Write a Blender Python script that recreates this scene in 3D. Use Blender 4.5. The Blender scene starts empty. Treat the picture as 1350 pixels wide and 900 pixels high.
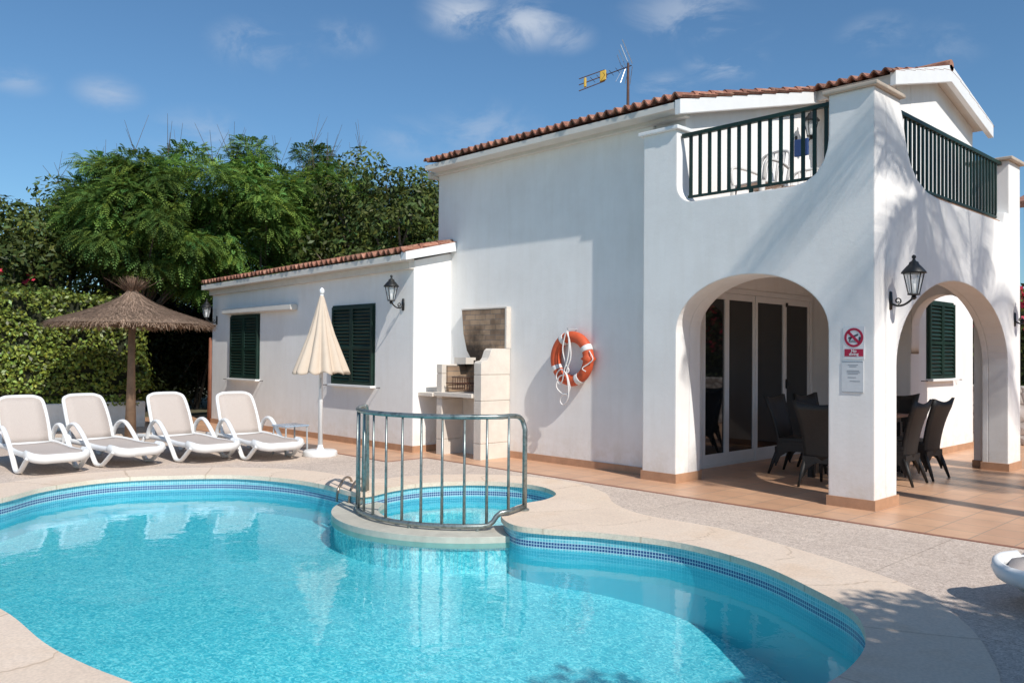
import bpy, bmesh, math, random
import numpy as np
from mathutils import Vector, Matrix
from mathutils.geometry import tessellate_polygon
random.seed(7); RNG = np.random.default_rng(11)
R = math.radians; PI = math.pi
sc = bpy.context.scene; COL = sc.collection

# ------------------------------------------------------------------ camera
def setup_camera():
    yaw, pit, rl, f = .8063, .0154, .0073, 1102.7
    c, s, cp, sp = math.cos(yaw), math.sin(yaw), math.cos(pit), math.sin(pit)
    Rt = Vector((c, s, 0)); U = Vector((s*sp, -c*sp, cp)); F = Vector((-s*cp, c*cp, sp))
    R2 = Rt*math.cos(rl) + U*math.sin(rl); U2 = -Rt*math.sin(rl) + U*math.cos(rl)
    cam = bpy.data.cameras.new('camera'); o = bpy.data.objects.new('camera', cam); COL.objects.link(o)
    m = Matrix((( R2.x, U2.x, -F.x, 0), (R2.y, U2.y, -F.y, 0), (R2.z, U2.z, -F.z, 1.45), (0, 0, 0, 1)))
    o.matrix_world = m
    cam.sensor_width = 36; cam.lens = 36*f/1350; cam.clip_start = .05; cam.clip_end = 2000
    sc.camera = o
setup_camera()
SUN_EL, SUN_AZ = R(43), R(-13.5)      # azimuth measured from +X
SUN = Vector((math.cos(SUN_AZ)*math.cos(SUN_EL), math.sin(SUN_AZ)*math.cos(SUN_EL), math.sin(SUN_EL)))
def setup_light():
    w = bpy.data.worlds.new('World'); sc.world = w; w.use_nodes = True
    nt = w.node_tree; N = nt.nodes; L = nt.links; N.clear()
    out = N.new('ShaderNodeOutputWorld'); bg = N.new('ShaderNodeBackground'); sky = N.new('ShaderNodeTexSky')
    sky.sky_type = 'NISHITA'; sky.sun_disc = False; sky.sun_elevation = SUN_EL; sky.sun_rotation = R(90)-SUN_AZ
    sky.altitude = 0; sky.air_density = 1.0; sky.dust_density = .6; sky.ozone_density = 2.2
    bg.inputs[1].default_value = .125
    # thin fair weather puffs: (direction, angular radius, strength)
    puffs = [(-0.7066, 0.5981, 0.3781, 0.05, 0.8), (-0.6608, 0.6537, 0.3689, 0.055, 0.9), (-0.6339, 0.687, 0.3552, 0.035, 0.5), (-0.8413, 0.4272, 0.3314, 0.055, 0.55), (-0.917, 0.2944, 0.269, 0.035, 0.5), (-0.9388, 0.2159, 0.2684, 0.03, 0.4), (-0.7197, 0.6451, 0.2565, 0.07, 0.35), (-0.5606, 0.7719, 0.2998, 0.04, 0.45), (-0.5018, 0.8028, 0.3221, 0.045, 0.55), (-0.5255, 0.7645, 0.3735, 0.075, 0.5), (-0.4723, 0.8079, 0.3524, 0.03, 0.4), (-0.3633, 0.8693, 0.3352, 0.04, 0.35), (-0.8914, 0.3871, 0.2356, 0.06, 0.3), (-0.7923, 0.5011, 0.348, 0.04, 0.3), (-0.7772, 0.5792, 0.246, 0.05, 0.25), (-0.3097, 0.8966, 0.3164, 0.05, 0.2), (0.7, -0.5, 0.35, 0.3, 0.6), (0.2, -0.8, 0.4, 0.25, 0.5), (0.9, 0.2, 0.3, 0.2, 0.5), (-0.3, -0.9, 0.25, 0.3, 0.6)]
    tc = N.new('ShaderNodeTexCoord'); n1 = N.new('ShaderNodeTexNoise'); n1.inputs['Scale'].default_value = 13; n1.inputs['Detail'].default_value = 9; n1.inputs['Roughness'].default_value = .62; n1.inputs['Distortion'].default_value = .5
    mp = N.new('ShaderNodeMapping'); mp.inputs['Scale'].default_value = (1, 1, 1.9); L.new(tc.outputs['Generated'], mp.inputs[0]); L.new(mp.outputs[0], n1.inputs['Vector'])
    acc = None
    for (x, y, z, r, st) in puffs:
        sb = N.new('ShaderNodeVectorMath'); sb.operation = 'SUBTRACT'; sb.inputs[1].default_value = (x, y, z); L.new(tc.outputs['Generated'], sb.inputs[0])
        ml = N.new('ShaderNodeVectorMath'); ml.operation = 'MULTIPLY'; ml.inputs[1].default_value = (1, 1, 1.9); L.new(sb.outputs[0], ml.inputs[0])
        ln = N.new('ShaderNodeVectorMath'); ln.operation = 'LENGTH'; L.new(ml.outputs[0], ln.inputs[0])
        mr = N.new('ShaderNodeMapRange'); mr.interpolation_type = 'SMOOTHSTEP'; mr.inputs[1].default_value = r*1.25; mr.inputs[2].default_value = 0; mr.inputs[3].default_value = 0; mr.inputs[4].default_value = st; L.new(ln.outputs['Value'], mr.inputs[0])
        if acc is None: acc = mr.outputs[0]
        else:
            m = N.new('ShaderNodeMath'); m.operation = 'MAXIMUM'; L.new(acc, m.inputs[0]); L.new(mr.outputs[0], m.inputs[1]); acc = m.outputs[0]
    cr = N.new('ShaderNodeMapRange'); cr.interpolation_type = 'SMOOTHSTEP'; cr.inputs[1].default_value = .40; cr.inputs[2].default_value = .66; L.new(n1.outputs[0], cr.inputs[0])
    mm = N.new('ShaderNodeMath'); mm.operation = 'MULTIPLY'; L.new(acc, mm.inputs[0]); L.new(cr.outputs[0], mm.inputs[1])
    mx = N.new('ShaderNodeMix'); mx.data_type = 'RGBA'; mx.inputs[7].default_value = (3.9, 4.4, 5.2, 1)
    tn = N.new('ShaderNodeMix'); tn.data_type = 'RGBA'; tn.blend_type = 'MULTIPLY'; tn.inputs[0].default_value = 1; tn.inputs[7].default_value = (.51, .71, .82, 1)
    L.new(sky.outputs[0], tn.inputs[6]); L.new(mm.outputs[0], mx.inputs[0]); L.new(tn.outputs[2], mx.inputs[6]); L.new(mx.outputs[2], bg.inputs[0]); L.new(bg.outputs[0], out.inputs[0])
    sl = bpy.data.lights.new('sun', 'SUN'); sl.energy = 3.9; sl.angle = R(.5); sl.color = (1, .95, .88)
    so = bpy.data.objects.new('sun', sl); COL.objects.link(so); so.rotation_euler = SUN.to_track_quat('Z', 'Y').to_euler(); so.location = (10, -2, 12)
    sc.view_settings.view_transform = 'Standard'; sc.view_settings.look = 'None'; sc.view_settings.gamma = 1
    sc.view_settings.exposure = 0.2
    sc.view_settings.use_curve_mapping = False
setup_light()

# ------------------------------------------------------------------ materials
MATS = {}
def mat(name, col, rough=.6, noise=0, nscale=8, bump=0, bscale=60, metal=0, spec=.5, tint=False, transl=0, sub=None):
    """Principled; noise mixes the base colour with a darker/lighter tone; tint multiplies by the 'tint' attribute"""
    if name in MATS: return MATS[name]
    m = bpy.data.materials.new(name); m.use_nodes = True; N = m.node_tree.nodes; L = m.node_tree.links
    b = N['Principled BSDF']; b.inputs['Roughness'].default_value = rough; b.inputs['Metallic'].default_value = metal
    b.inputs['Specular IOR Level'].default_value = spec
    c = tuple(col)+(1,)
    b.inputs['Base Color'].default_value = c; src = None
    tc = N.new('ShaderNodeTexCoord')
    if noise:
        n = N.new('ShaderNodeTexNoise'); n.inputs['Scale'].default_value = nscale; n.inputs['Detail'].default_value = 6; n.inputs['Roughness'].default_value = .65
        L.new(tc.outputs['Object'], n.inputs['Vector'])
        mr = N.new('ShaderNodeMapRange'); mr.inputs[1].default_value = .3; mr.inputs[2].default_value = .7; mr.inputs[3].default_value = 1-noise; mr.inputs[4].default_value = 1+noise*.5
        L.new(n.outputs[0], mr.inputs[0])
        mx = N.new('ShaderNodeMix'); mx.data_type = 'RGBA'; mx.blend_type = 'MULTIPLY'; mx.inputs[0].default_value = 1; mx.inputs[6].default_value = c
        L.new(mr.outputs[0], mx.inputs[7]); src = mx.outputs[2]
    if tint:
        at = N.new('ShaderNodeAttribute'); at.attribute_name = 'tint'
        mx2 = N.new('ShaderNodeMix'); mx2.data_type = 'RGBA'; mx2.blend_type = 'MULTIPLY'; mx2.inputs[0].default_value = 1
        if src: L.new(src, mx2.inputs[6])
        else: mx2.inputs[6].default_value = c
        L.new(at.outputs['Color'], mx2.inputs[7]); src = mx2.outputs[2]
    if src: L.new(src, b.inputs['Base Color'])
    if bump:
        n = N.new('ShaderNodeTexNoise'); n.inputs['Scale'].default_value = bscale; n.inputs['Detail'].default_value = 4
        L.new(tc.outputs['Object'], n.inputs['Vector'])
        bp = N.new('ShaderNodeBump'); bp.inputs['Strength'].default_value = bump; bp.inputs['Distance'].default_value = .02
        L.new(n.outputs[0], bp.inputs['Height']); L.new(bp.outputs[0], b.inputs['Normal'])
    if transl:
        t = N.new('ShaderNodeBsdfTranslucent'); ms = N.new('ShaderNodeMixShader'); ms.inputs[0].default_value = transl
        if src: L.new(src, t.inputs[0])
        else: t.inputs[0].default_value = c
        out = N['Material Output']; L.new(b.outputs[0], ms.inputs[1]); L.new(t.outputs[0], ms.inputs[2]); L.new(ms.outputs[0], out.inputs[0])
    MATS[name] = m; return m

class G:   # tiny node helper
    def __init__(s, name):
        s.m = bpy.data.materials.new(name); s.m.use_nodes = True; s.N = s.m.node_tree.nodes; s.L = s.m.node_tree.links; s.b = s.N['Principled BSDF']; MATS[name] = s.m
    def n(s, t, **k):
        x = s.N.new('ShaderNode'+t)
        for a, v in k.items():
            if a in ('blend_type', 'data_type', 'operation', 'feature', 'distance', 'attribute_name', 'offset', 'squash', 'vector_type', 'wave_type', 'bands_direction'): setattr(x, a, v)
            else: x.inputs[a.replace('_', ' ')].default_value = v
        return x
    def l(s, a, b): s.L.new(a, b)
    def mul(s, a, b):
        x = s.n('Mix', data_type='RGBA', blend_type='MULTIPLY'); x.inputs[0].default_value = 1
        for v, i in ((a, 6), (b, 7)):
            if isinstance(v, tuple): x.inputs[i].default_value = v
            else: s.l(v, x.inputs[i])
        return x.outputs[2]
    def mix(s, f, a, b):
        x = s.n('Mix', data_type='RGBA')
        for v, i in ((f, 0), (a, 6), (b, 7)):
            if isinstance(v, (tuple, float, int)): x.inputs[i].default_value = v
            else: s.l(v, x.inputs[i])
        return x.outputs[2]
    def ramp(s, src, stops):
        r = s.n('ValToRGB'); e = r.color_ramp.elements
        while len(e) < len(stops): e.new(.5)
        for q, (p, c) in zip(e, stops): q.position = p; q.color = c if len(c) == 4 else (*c, 1)
        s.l(src, r.inputs[0]); return r.outputs[0]
    def noise(s, vec, scale, detail=5, rough=.6, dist=0):
        x = s.n('TexNoise', Scale=scale, Detail=detail, Roughness=rough, Distortion=dist); s.l(vec, x.inputs['Vector']); return x.outputs[0]
    def bump(s, h, st, d=.01):
        x = s.n('Bump', Strength=st, Distance=d); s.l(h, x.inputs['Height']); s.l(x.outputs[0], s.b.inputs['Normal'])

def build_mats():
    # white render with faint stains and trowel marks
    g = G('plaster'); tc = g.n('TexCoord').outputs['Object']; g.b.inputs['Roughness'].default_value = .85; g.b.inputs['Specular IOR Level'].default_value = .2
    a = g.noise(tc, 1.1, 6, .7); st = g.ramp(a, [(.35, (.82, .80, .775)), (.6, (.88, .865, .84))])
    mp = g.n('Mapping'); mp.inputs['Scale'].default_value = (5, 5, .6); g.l(tc, mp.inputs[0])
    b2 = g.noise(mp.outputs[0], 1.5, 5, .6); st2 = g.ramp(b2, [(.35, (.97, .965, .955)), (.55, (1, 1, 1))])
    sz = g.n('SeparateXYZ'); wz = g.n('NewGeometry').outputs['Position']; g.l(wz, sz.inputs[0]); mrz = g.n('MapRange'); mrz.inputs[1].default_value = .55; mrz.inputs[2].default_value = .05; g.l(sz.outputs[2], mrz.inputs[0])
    dn = g.n('Math', operation='MULTIPLY'); g.l(mrz.outputs[0], dn.inputs[0]); g.l(g.ramp(g.noise(tc, 6, 6, .75), [(.42, (0, 0, 0)), (.62, (1, 1, 1))]), dn.inputs[1])
    dirt = g.mix(dn.outputs[0], (1, 1, 1, 1), (.89, .86, .81, 1))
    g.l(g.mul(g.mul(st, st2), dirt), g.b.inputs['Base Color']); tr = g.n('Mapping'); tr.inputs['Scale'].default_value = (4, 4, 9); tr.inputs['Rotation'].default_value = (.4, .3, .2); g.l(tc, tr.inputs[0])
    hh = g.n('Math', operation='MULTIPLY_ADD'); hh.inputs[1].default_value = .8; g.l(g.noise(tr.outputs[0], 1.2, 4, .6, .6), hh.inputs[0]); g.l(g.noise(tc, 30, 6, .72), hh.inputs[2])
    g.bump(hh.outputs[0], .16, .010); bv = g.n('Bevel'); bv.inputs[0].default_value = .022; bn = [x for x in g.N if x.type == 'BUMP'][0]; g.l(bv.outputs[0], bn.inputs['Normal'])
    # terracotta floor tiles 33 cm
    g = G('floor_tile'); tc = g.n('TexCoord').outputs['Object']; g.b.inputs['Roughness'].default_value = .38
    br = g.n('TexBrick', Scale=1.0, Mortar_Size=.006, Mortar_Smooth=.1, Bias=0.0, Brick_Width=.33, Row_Height=.33, offset=0.0)
    br.inputs['Color1'].default_value = (.66, .40, .25, 1); br.inputs['Color2'].default_value = (.57, .335, .21, 1); br.inputs['Mortar'].default_value = (.38, .27, .2, 1)
    g.l(tc, br.inputs['Vector']); n = g.ramp(g.noise(tc, 3, 7, .7), [(.3, (.88, .86, .84)), (.7, (1.08, 1.07, 1.05))])
    g.l(g.mul(br.outputs[0], n), g.b.inputs['Base Color'])
    g.bump(br.outputs['Fac'], -.25, .006)
    # washed pebble deck slabs
    g = G('pebble_deck'); tc = g.n('TexCoord').outputs['Object']; g.b.inputs['Roughness'].default_value = .8
    n1 = g.noise(tc, 26, 3, .6, 2.2); c1 = g.ramp(n1, [(.38, (.53, .425, .35)), (.5, (.71, .585, .49)), (.62, (.84, .71, .61))])
    n2 = g.ramp(g.noise(tc, .8, 5), [(.3, (.88, .87, .87)), (.7, (1.06, 1.05, 1.03))])
    v = g.n('TexVoronoi', Scale=140.0); g.l(tc, v.inputs['Vector']); c2 = g.ramp(v.outputs['Distance'], [(0, (1.1, 1.1, 1.1)), (.6, (.8, .8, .8))])
    br = g.n('TexBrick', Scale=1.0, Mortar_Size=.006, Mortar_Smooth=.3, Brick_Width=2.4, Row_Height=1.6, offset=0.0)
    br.inputs['Color1'].default_value = (1, 1, 1, 1); br.inputs['Color2'].default_value = (.97, .97, .97, 1); br.inputs['Mortar'].default_value = (.72, .7, .68, 1); g.l(tc, br.inputs['Vector'])
    g.l(g.mul(g.mul(g.mul(c1, n2), c2), br.outputs[0]), g.b.inputs['Base Color']); g.bump(n1, .4, .008)
    # sandstone coping
    g = G('coping_stone'); tc = g.n('TexCoord').outputs['Object']; g.b.inputs['Roughness'].default_value = .75
    c = g.ramp(g.noise(tc, 1.6, 8, .65, .4), [(.3, (.73, .58, .46)), (.52, (.79, .64, .51)), (.74, (.73, .55, .40))])
    c2 = g.ramp(g.noise(tc, 60, 3), [(.35, (.9, .9, .9)), (.65, (1.06, 1.06, 1.06))])
    uv = g.n('UVMap').outputs[0]; wv = g.n('TexBrick', Scale=1.0, Mortar_Size=.009, Brick_Width=.82, Row_Height=5.0, offset=0.0)
    wv.inputs['Color1'].default_value = (1, 1, 1, 1); wv.inputs['Color2'].default_value = (.94, .93, .91, 1); wv.inputs['Mortar'].default_value = (.78, .74, .69, 1); g.l(uv, wv.inputs['Vector'])
    g.l(g.mul(g.mul(c, c2), wv.outputs[0]), g.b.inputs['Base Color']); g.bump(g.noise(tc, 90, 4), .25, .006)
    # pool mosaic, 2.5 cm chips; UV v = height so the two navy rows sit at the waterline
    def mosaic(name, wall):
        g = G(name); g.b.inputs['Roughness'].default_value = .25
        if wall: vec = g.n('UVMap').outputs[0]
        else: vec = g.n('TexCoord').outputs['Object']
        br = g.n('TexBrick', Scale=1.0, Mortar_Size=.0028 if wall else .0012, Brick_Width=.025, Row_Height=.025, offset=0.0, Bias=0.0)
        br.inputs['Color1'].default_value = (.10, .38, .46, 1) if wall else (.24, .70, .77, 1)
        br.inputs['Color2'].default_value = (.17, .52, .60, 1) if wall else (.34, .84, .88, 1)
        br.inputs['Mortar'].default_value = (.42, .66, .7, 1); g.l(vec, br.inputs['Vector'])
        col = br.outputs[0]
        if wall:
            sx = g.n('SeparateXYZ'); g.l(vec, sx.inputs[0])
            m1 = g.n('Math', operation='GREATER_THAN'); m1.inputs[1].default_value = -.1501; g.l(sx.outputs[1], m1.inputs[0])
            m2 = g.n('Math', operation='LESS_THAN'); m2.inputs[1].default_value = -.1001; g.l(sx.outputs[1], m2.inputs[0])
            m3 = g.n('Math', operation='MULTIPLY'); g.l(m1.outputs[0], m3.inputs[0]); g.l(m2.outputs[0], m3.inputs[1])
            m4 = g.n('Math', operation='LESS_THAN'); m4.inputs[1].default_value = -.165; g.l(sx.outputs[1], m4.inputs[0]); col = g.mix(m4.outputs[0], col, (.17, .58, .69, 1))
            nv = g.mix(br.outputs['Fac'], (.03, .08, .22, 1), (.40, .58, .66, 1)); col = g.mix(m3.outputs[0], col, nv)
        else:
            tc = vec; wn = g.ramp(g.noise(tc, 20, 3, .65, 2.2), [(.36, (.42, .72, .80)), (.5, (.95, 1, 1)), (.62, (2.5, 1.3, 1.2))]); col = g.mul(col, wn)  # painted speckle: imitates the sparkle and refraction of rippling water over the floor
        g.l(col, g.b.inputs['Base Color']); g.bump(br.outputs['Fac'], -.3, .003)
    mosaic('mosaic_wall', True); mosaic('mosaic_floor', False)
    # water: clear sheet, tinted, fresnel mirror, small ripples
    m = bpy.data.materials.new('pool_water'); m.use_nodes = True; N = m.node_tree.nodes; L = m.node_tree.links; N.clear(); MATS['pool_water'] = m
    out = N.new('ShaderNodeOutputMaterial'); t = N.new('ShaderNodeBsdfTransparent'); t.inputs[0].default_value = (.56, .93, .985, 1)
    gl = N.new('ShaderNodeBsdfGlossy'); gl.inputs['Roughness'].default_value = .0
    fr = N.new('ShaderNodeFresnel'); fr.inputs[0].default_value = 1.33; mx = N.new('ShaderNodeMixShader')
    tc = N.new('ShaderNodeTexCoord'); n1 = N.new('ShaderNodeTexNoise'); n1.inputs['Scale'].default_value = 7; n1.inputs['Detail'].default_value = 3; n1.inputs['Distortion'].default_value = .4
    n2 = N.new('ShaderNodeTexNoise'); n2.inputs['Scale'].default_value = 1.1; n2.inputs['Detail'].default_value = 2
    ad = N.new('ShaderNodeMath'); ad.operation = 'MULTIPLY_ADD'; ad.inputs[1].default_value = .22
    L.new(tc.outputs['Object'], n1.inputs['Vector']); L.new(tc.outputs['Object'], n2.inputs['Vector']); L.new(n1.outputs[0], ad.inputs[0]); L.new(n2.outputs[0], ad.inputs[2])
    bp = N.new('ShaderNodeBump'); bp.inputs['Strength'].default_value = .16; bp.inputs['Distance'].default_value = .05; L.new(ad.outputs[0], bp.inputs['Height'])
    L.new(bp.outputs[0], gl.inputs['Normal']); L.new(bp.outputs[0], fr.inputs['Normal'])
    L.new(fr.outputs[0], mx.inputs[0]); L.new(t.outputs[0], mx.inputs[1]); L.new(gl.outputs[0], mx.inputs[2]); L.new(mx.outputs[0], out.inputs[0])
    # roof tile
    g = G('roof_tile'); tc = g.n('TexCoord').outputs['Object']; g.b.inputs['Roughness'].default_value = .85
    at = g.n('Attribute', attribute_name='tint').outputs['Color']; n = g.ramp(g.noise(tc, 9, 6, .7), [(.3, (.15, .06, .04)), (.5, (.30, .125, .08)), (.68, (.42, .25, .17))])
    g.l(g.mul(n, at), g.b.inputs['Base Color']); g.bump(g.noise(tc, 50, 4), .3, .01)
    # bbq brick and stone
    g = G('fire_brick'); tc = g.n('TexCoord').outputs['Object']; mp = g.n('Mapping'); mp.inputs['Rotation'].default_value = (R(90), 0, 0); g.l(tc, mp.inputs[0])
    br = g.n('TexBrick', Scale=1.0, Mortar_Size=.006, Mortar_Smooth=.2, Brick_Width=.22, Row_Height=.075, Bias=-.1)
    br.inputs['Color1'].default_value = (.42, .29, .19, 1); br.inputs['Color2'].default_value = (.25, .165, .11, 1); br.inputs['Mortar'].default_value = (.22, .18, .15, 1); g.l(mp.outputs[0], br.inputs['Vector'])
    sm = g.ramp(g.noise(tc, 3.5, 5), [(.36, (.62, .60, .58)), (.58, (1, 1, 1))]); gp = g.n('NewGeometry').outputs['Position']; ds = g.n('VectorMath', operation='DISTANCE'); ds.inputs[1].default_value = (-9.25, 8.1, 1.42); g.l(gp, ds.inputs[0])
    dd = g.n('Math', operation='MULTIPLY_ADD'); dd.inputs[1].default_value = .35; g.l(g.noise(tc, 7, 5), dd.inputs[0]); g.l(ds.outputs['Value'], dd.inputs[2]); soot = g.ramp(dd.outputs[0], [(.28, (.10, .09, .085)), (.62, (1, 1, 1))])
    g.l(g.mul(g.mul(br.outputs[0], sm), soot), g.b.inputs['Base Color']); g.b.inputs['Roughness'].default_value = .9
    g.bump(br.outputs['Fac'], -.4, .01)
    # rubble stone
    g = G('rubble_stone'); tc = g.n('TexCoord').outputs['Object']; v = g.n('TexVoronoi', Scale=4.5, feature='DISTANCE_TO_EDGE'); g.l(tc, v.inputs['Vector'])
    c = g.ramp(v.outputs['Distance'], [(0, (.25, .22, .2)), (.06, (.62, .58, .54)), (.3, (.74, .71, .68))]); n = g.ramp(g.noise(tc, 8, 6), [(.3, (.72, .7, .68)), (.7, (1.05, 1.05, 1.05))])
    g.l(g.mul(c, n), g.b.inputs['Base Color']); g.bump(v.outputs['Distance'], .8, .05); g.b.inputs['Roughness'].default_value = .9
    # woven wicker
    g = G('wicker'); tc = g.n('TexCoord').outputs['Object']; w = g.n('TexBrick', Scale=1.0, Mortar_Size=.002, Brick_Width=.022, Row_Height=.010)
    mp = g.n('Mapping'); mp.inputs['Rotation'].default_value = (R(90), 0, 0); g.l(tc, mp.inputs[0]); g.l(mp.outputs[0], w.inputs['Vector'])
    w.inputs['Color1'].default_value = (.030, .027, .025, 1); w.inputs['Color2'].default_value = (.018, .016, .015, 1); w.inputs['Mortar'].default_value = (.008, .008, .008, 1)
    g.l(w.outputs[0], g.b.inputs['Base Color']); g.bump(w.outputs['Fac'], -.4, .004); g.b.inputs['Roughness'].default_value = .55
    # lounger mesh fabric
    g = G('sling_fabric'); tc = g.n('TexCoord').outputs['Object']; w = g.ramp(g.noise(tc, 220, 2), [(.35, (.44, .375, .335)), (.65, (.54, .475, .43))]); g.l(w, g.b.inputs['Base Color']); g.b.inputs['Roughness'].default_value = .8
    # thatch
    g = G('thatch'); tc = g.n('TexCoord').outputs['Object']; g.b.inputs['Roughness'].default_value = .95; g.b.inputs['Specular IOR Level'].default_value = .1
    at = g.n('Attribute', attribute_name='tint').outputs['Color']; w = g.ramp(g.noise(tc, 30, 5), [(.3, (.17, .115, .085)), (.7, (.34, .25, .19))]); g.l(g.mul(w, at), g.b.inputs['Base Color'])
    # galvanised / worn steel tube
    g = G('worn_steel'); tc = g.n('TexCoord').outputs['Object']; c = g.ramp(g.noise(tc, 14, 5, .7), [(.3, (.12, .14, .135)), (.55, (.33, .37, .355)), (.75, (.22, .19, .15))])
    g.l(c, g.b.inputs['Base Color']); g.b.inputs['Metallic'].default_value = .75; g.b.inputs['Roughness'].default_value = .38
    # glass
    g = G('door_glass'); g.b.inputs['Base Color'].default_value = (.012, .014, .016, 1); g.b.inputs['Roughness'].default_value = .03; g.b.inputs['Specular IOR Level'].default_value = .6
    g = G('lantern_glass'); g.b.inputs['Base Color'].default_value = (.9, .93, .93, 1); g.b.inputs['Roughness'].default_value = .1; g.b.inputs['Alpha'].default_value = .35
    g = G('clear_glass'); g.b.inputs['Base Color'].default_value = (.35, .47, .6, 1); g.b.inputs['Roughness'].default_value = .1; g.b.inputs['Alpha'].default_value = .6
    # soil / ground
    g = G('soil'); tc = g.n('TexCoord').outputs['Object']; g.l(g.ramp(g.noise(tc, 1.5, 8), [(.35, (.07, .055, .035)), (.65, (.12, .11, .05))]), g.b.inputs['Base Color']); g.b.inputs['Roughness'].default_value = 1
    g = G('trunk_bark'); tc = g.n('TexCoord').outputs['Object']; c = g.ramp(g.noise(tc, 14, 6), [(.3, (.06, .045, .035)), (.7, (.17, .13, .1))]); g.l(c, g.b.inputs['Base Color']); g.bump(g.noise(tc, 20, 5), .6, .03); g.b.inputs['Roughness'].default_value = .9
build_mats()
M_WHITE = mat('white_paint', (.80, .80, .79), .5, .04, 6)
M_TRIM = mat('cream_trim', (.70, .66, .60), .75, .08, 5)
M_PLASTIC = mat('white_plastic', (.80, .80, .79), .35, .03, 8)
M_GREEN = mat('green_paint', (.007, .030, .021), .5, .5, 3)
M_IRON = mat('black_iron', (.012, .013, .014), .45)
M_SKIRT = mat('skirting_tile', (.50, .285, .17), .5, .22, 5)
M_EDGE = mat('edge_tile', (.30, .135, .085), .6, .15, 6)
M_STONE = mat('bbq_stone', (.70, .63, .55), .85, .10, 6, .3, 60)
M_CANVAS = mat('cream_canvas', (.62, .51, .405), .9, .06, 5)
M_ORANGE = mat('orange_ring', (.60, .095, .03), .6, .2, 9)
M_ROPE = mat('white_rope', (.74, .72, .70), .9)
M_WOOD = mat('post_wood', (.26, .17, .11), .85, .3, 9, .4, 40)
M_RED = mat('sign_red', (.42, .008, .05), .5); M_SIGN = mat('sign_white', (.74, .74, .75), .4); M_INK = mat('sign_ink', (.05, .05, .07), .6)
M_PAPER = mat('notice_paper', (.62, .64, .66), .5, .06, 20)
M_TABLE = mat('table_brown', (.16, .065, .04), .35, .2, 6)
M_LEAF_F = mat('leaf_feathery', (.155, .255, .06), .6, tint=True, transl=.35, spec=.25)
M_LEAF_D = mat('leaf_dark', (.092, .125, .034), .5, tint=True, transl=.25, spec=.3)
M_LEAF_H = mat('leaf_hedge', (.165, .21, .04), .42, tint=True, transl=.25, spec=.45)
M_LEAF_P = mat('leaf_palm', (.07, .13, .03), .5, tint=True, transl=.15)
M_FLOWER = mat('petal_pink', (.75, .05, .12), .6, tint=True, transl=.3)
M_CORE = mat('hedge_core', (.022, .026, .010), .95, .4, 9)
M_YELLOW = mat('antenna_yellow', (.65, .42, .06), .5); M_ALU = mat('aluminium', (.6, .6, .6), .35, metal=.8); M_RUST = mat('rusty_mast', (.12, .06, .045), .7, .3, 20)
M_BLUE = mat('blue_cloth', (.015, .05, .17), .8); M_GREY = mat('grey_metal', (.4, .42, .43), .4); M_PIPE = mat('reddish_pipe', (.26, .10, .055), .7, .25, 10)

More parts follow.
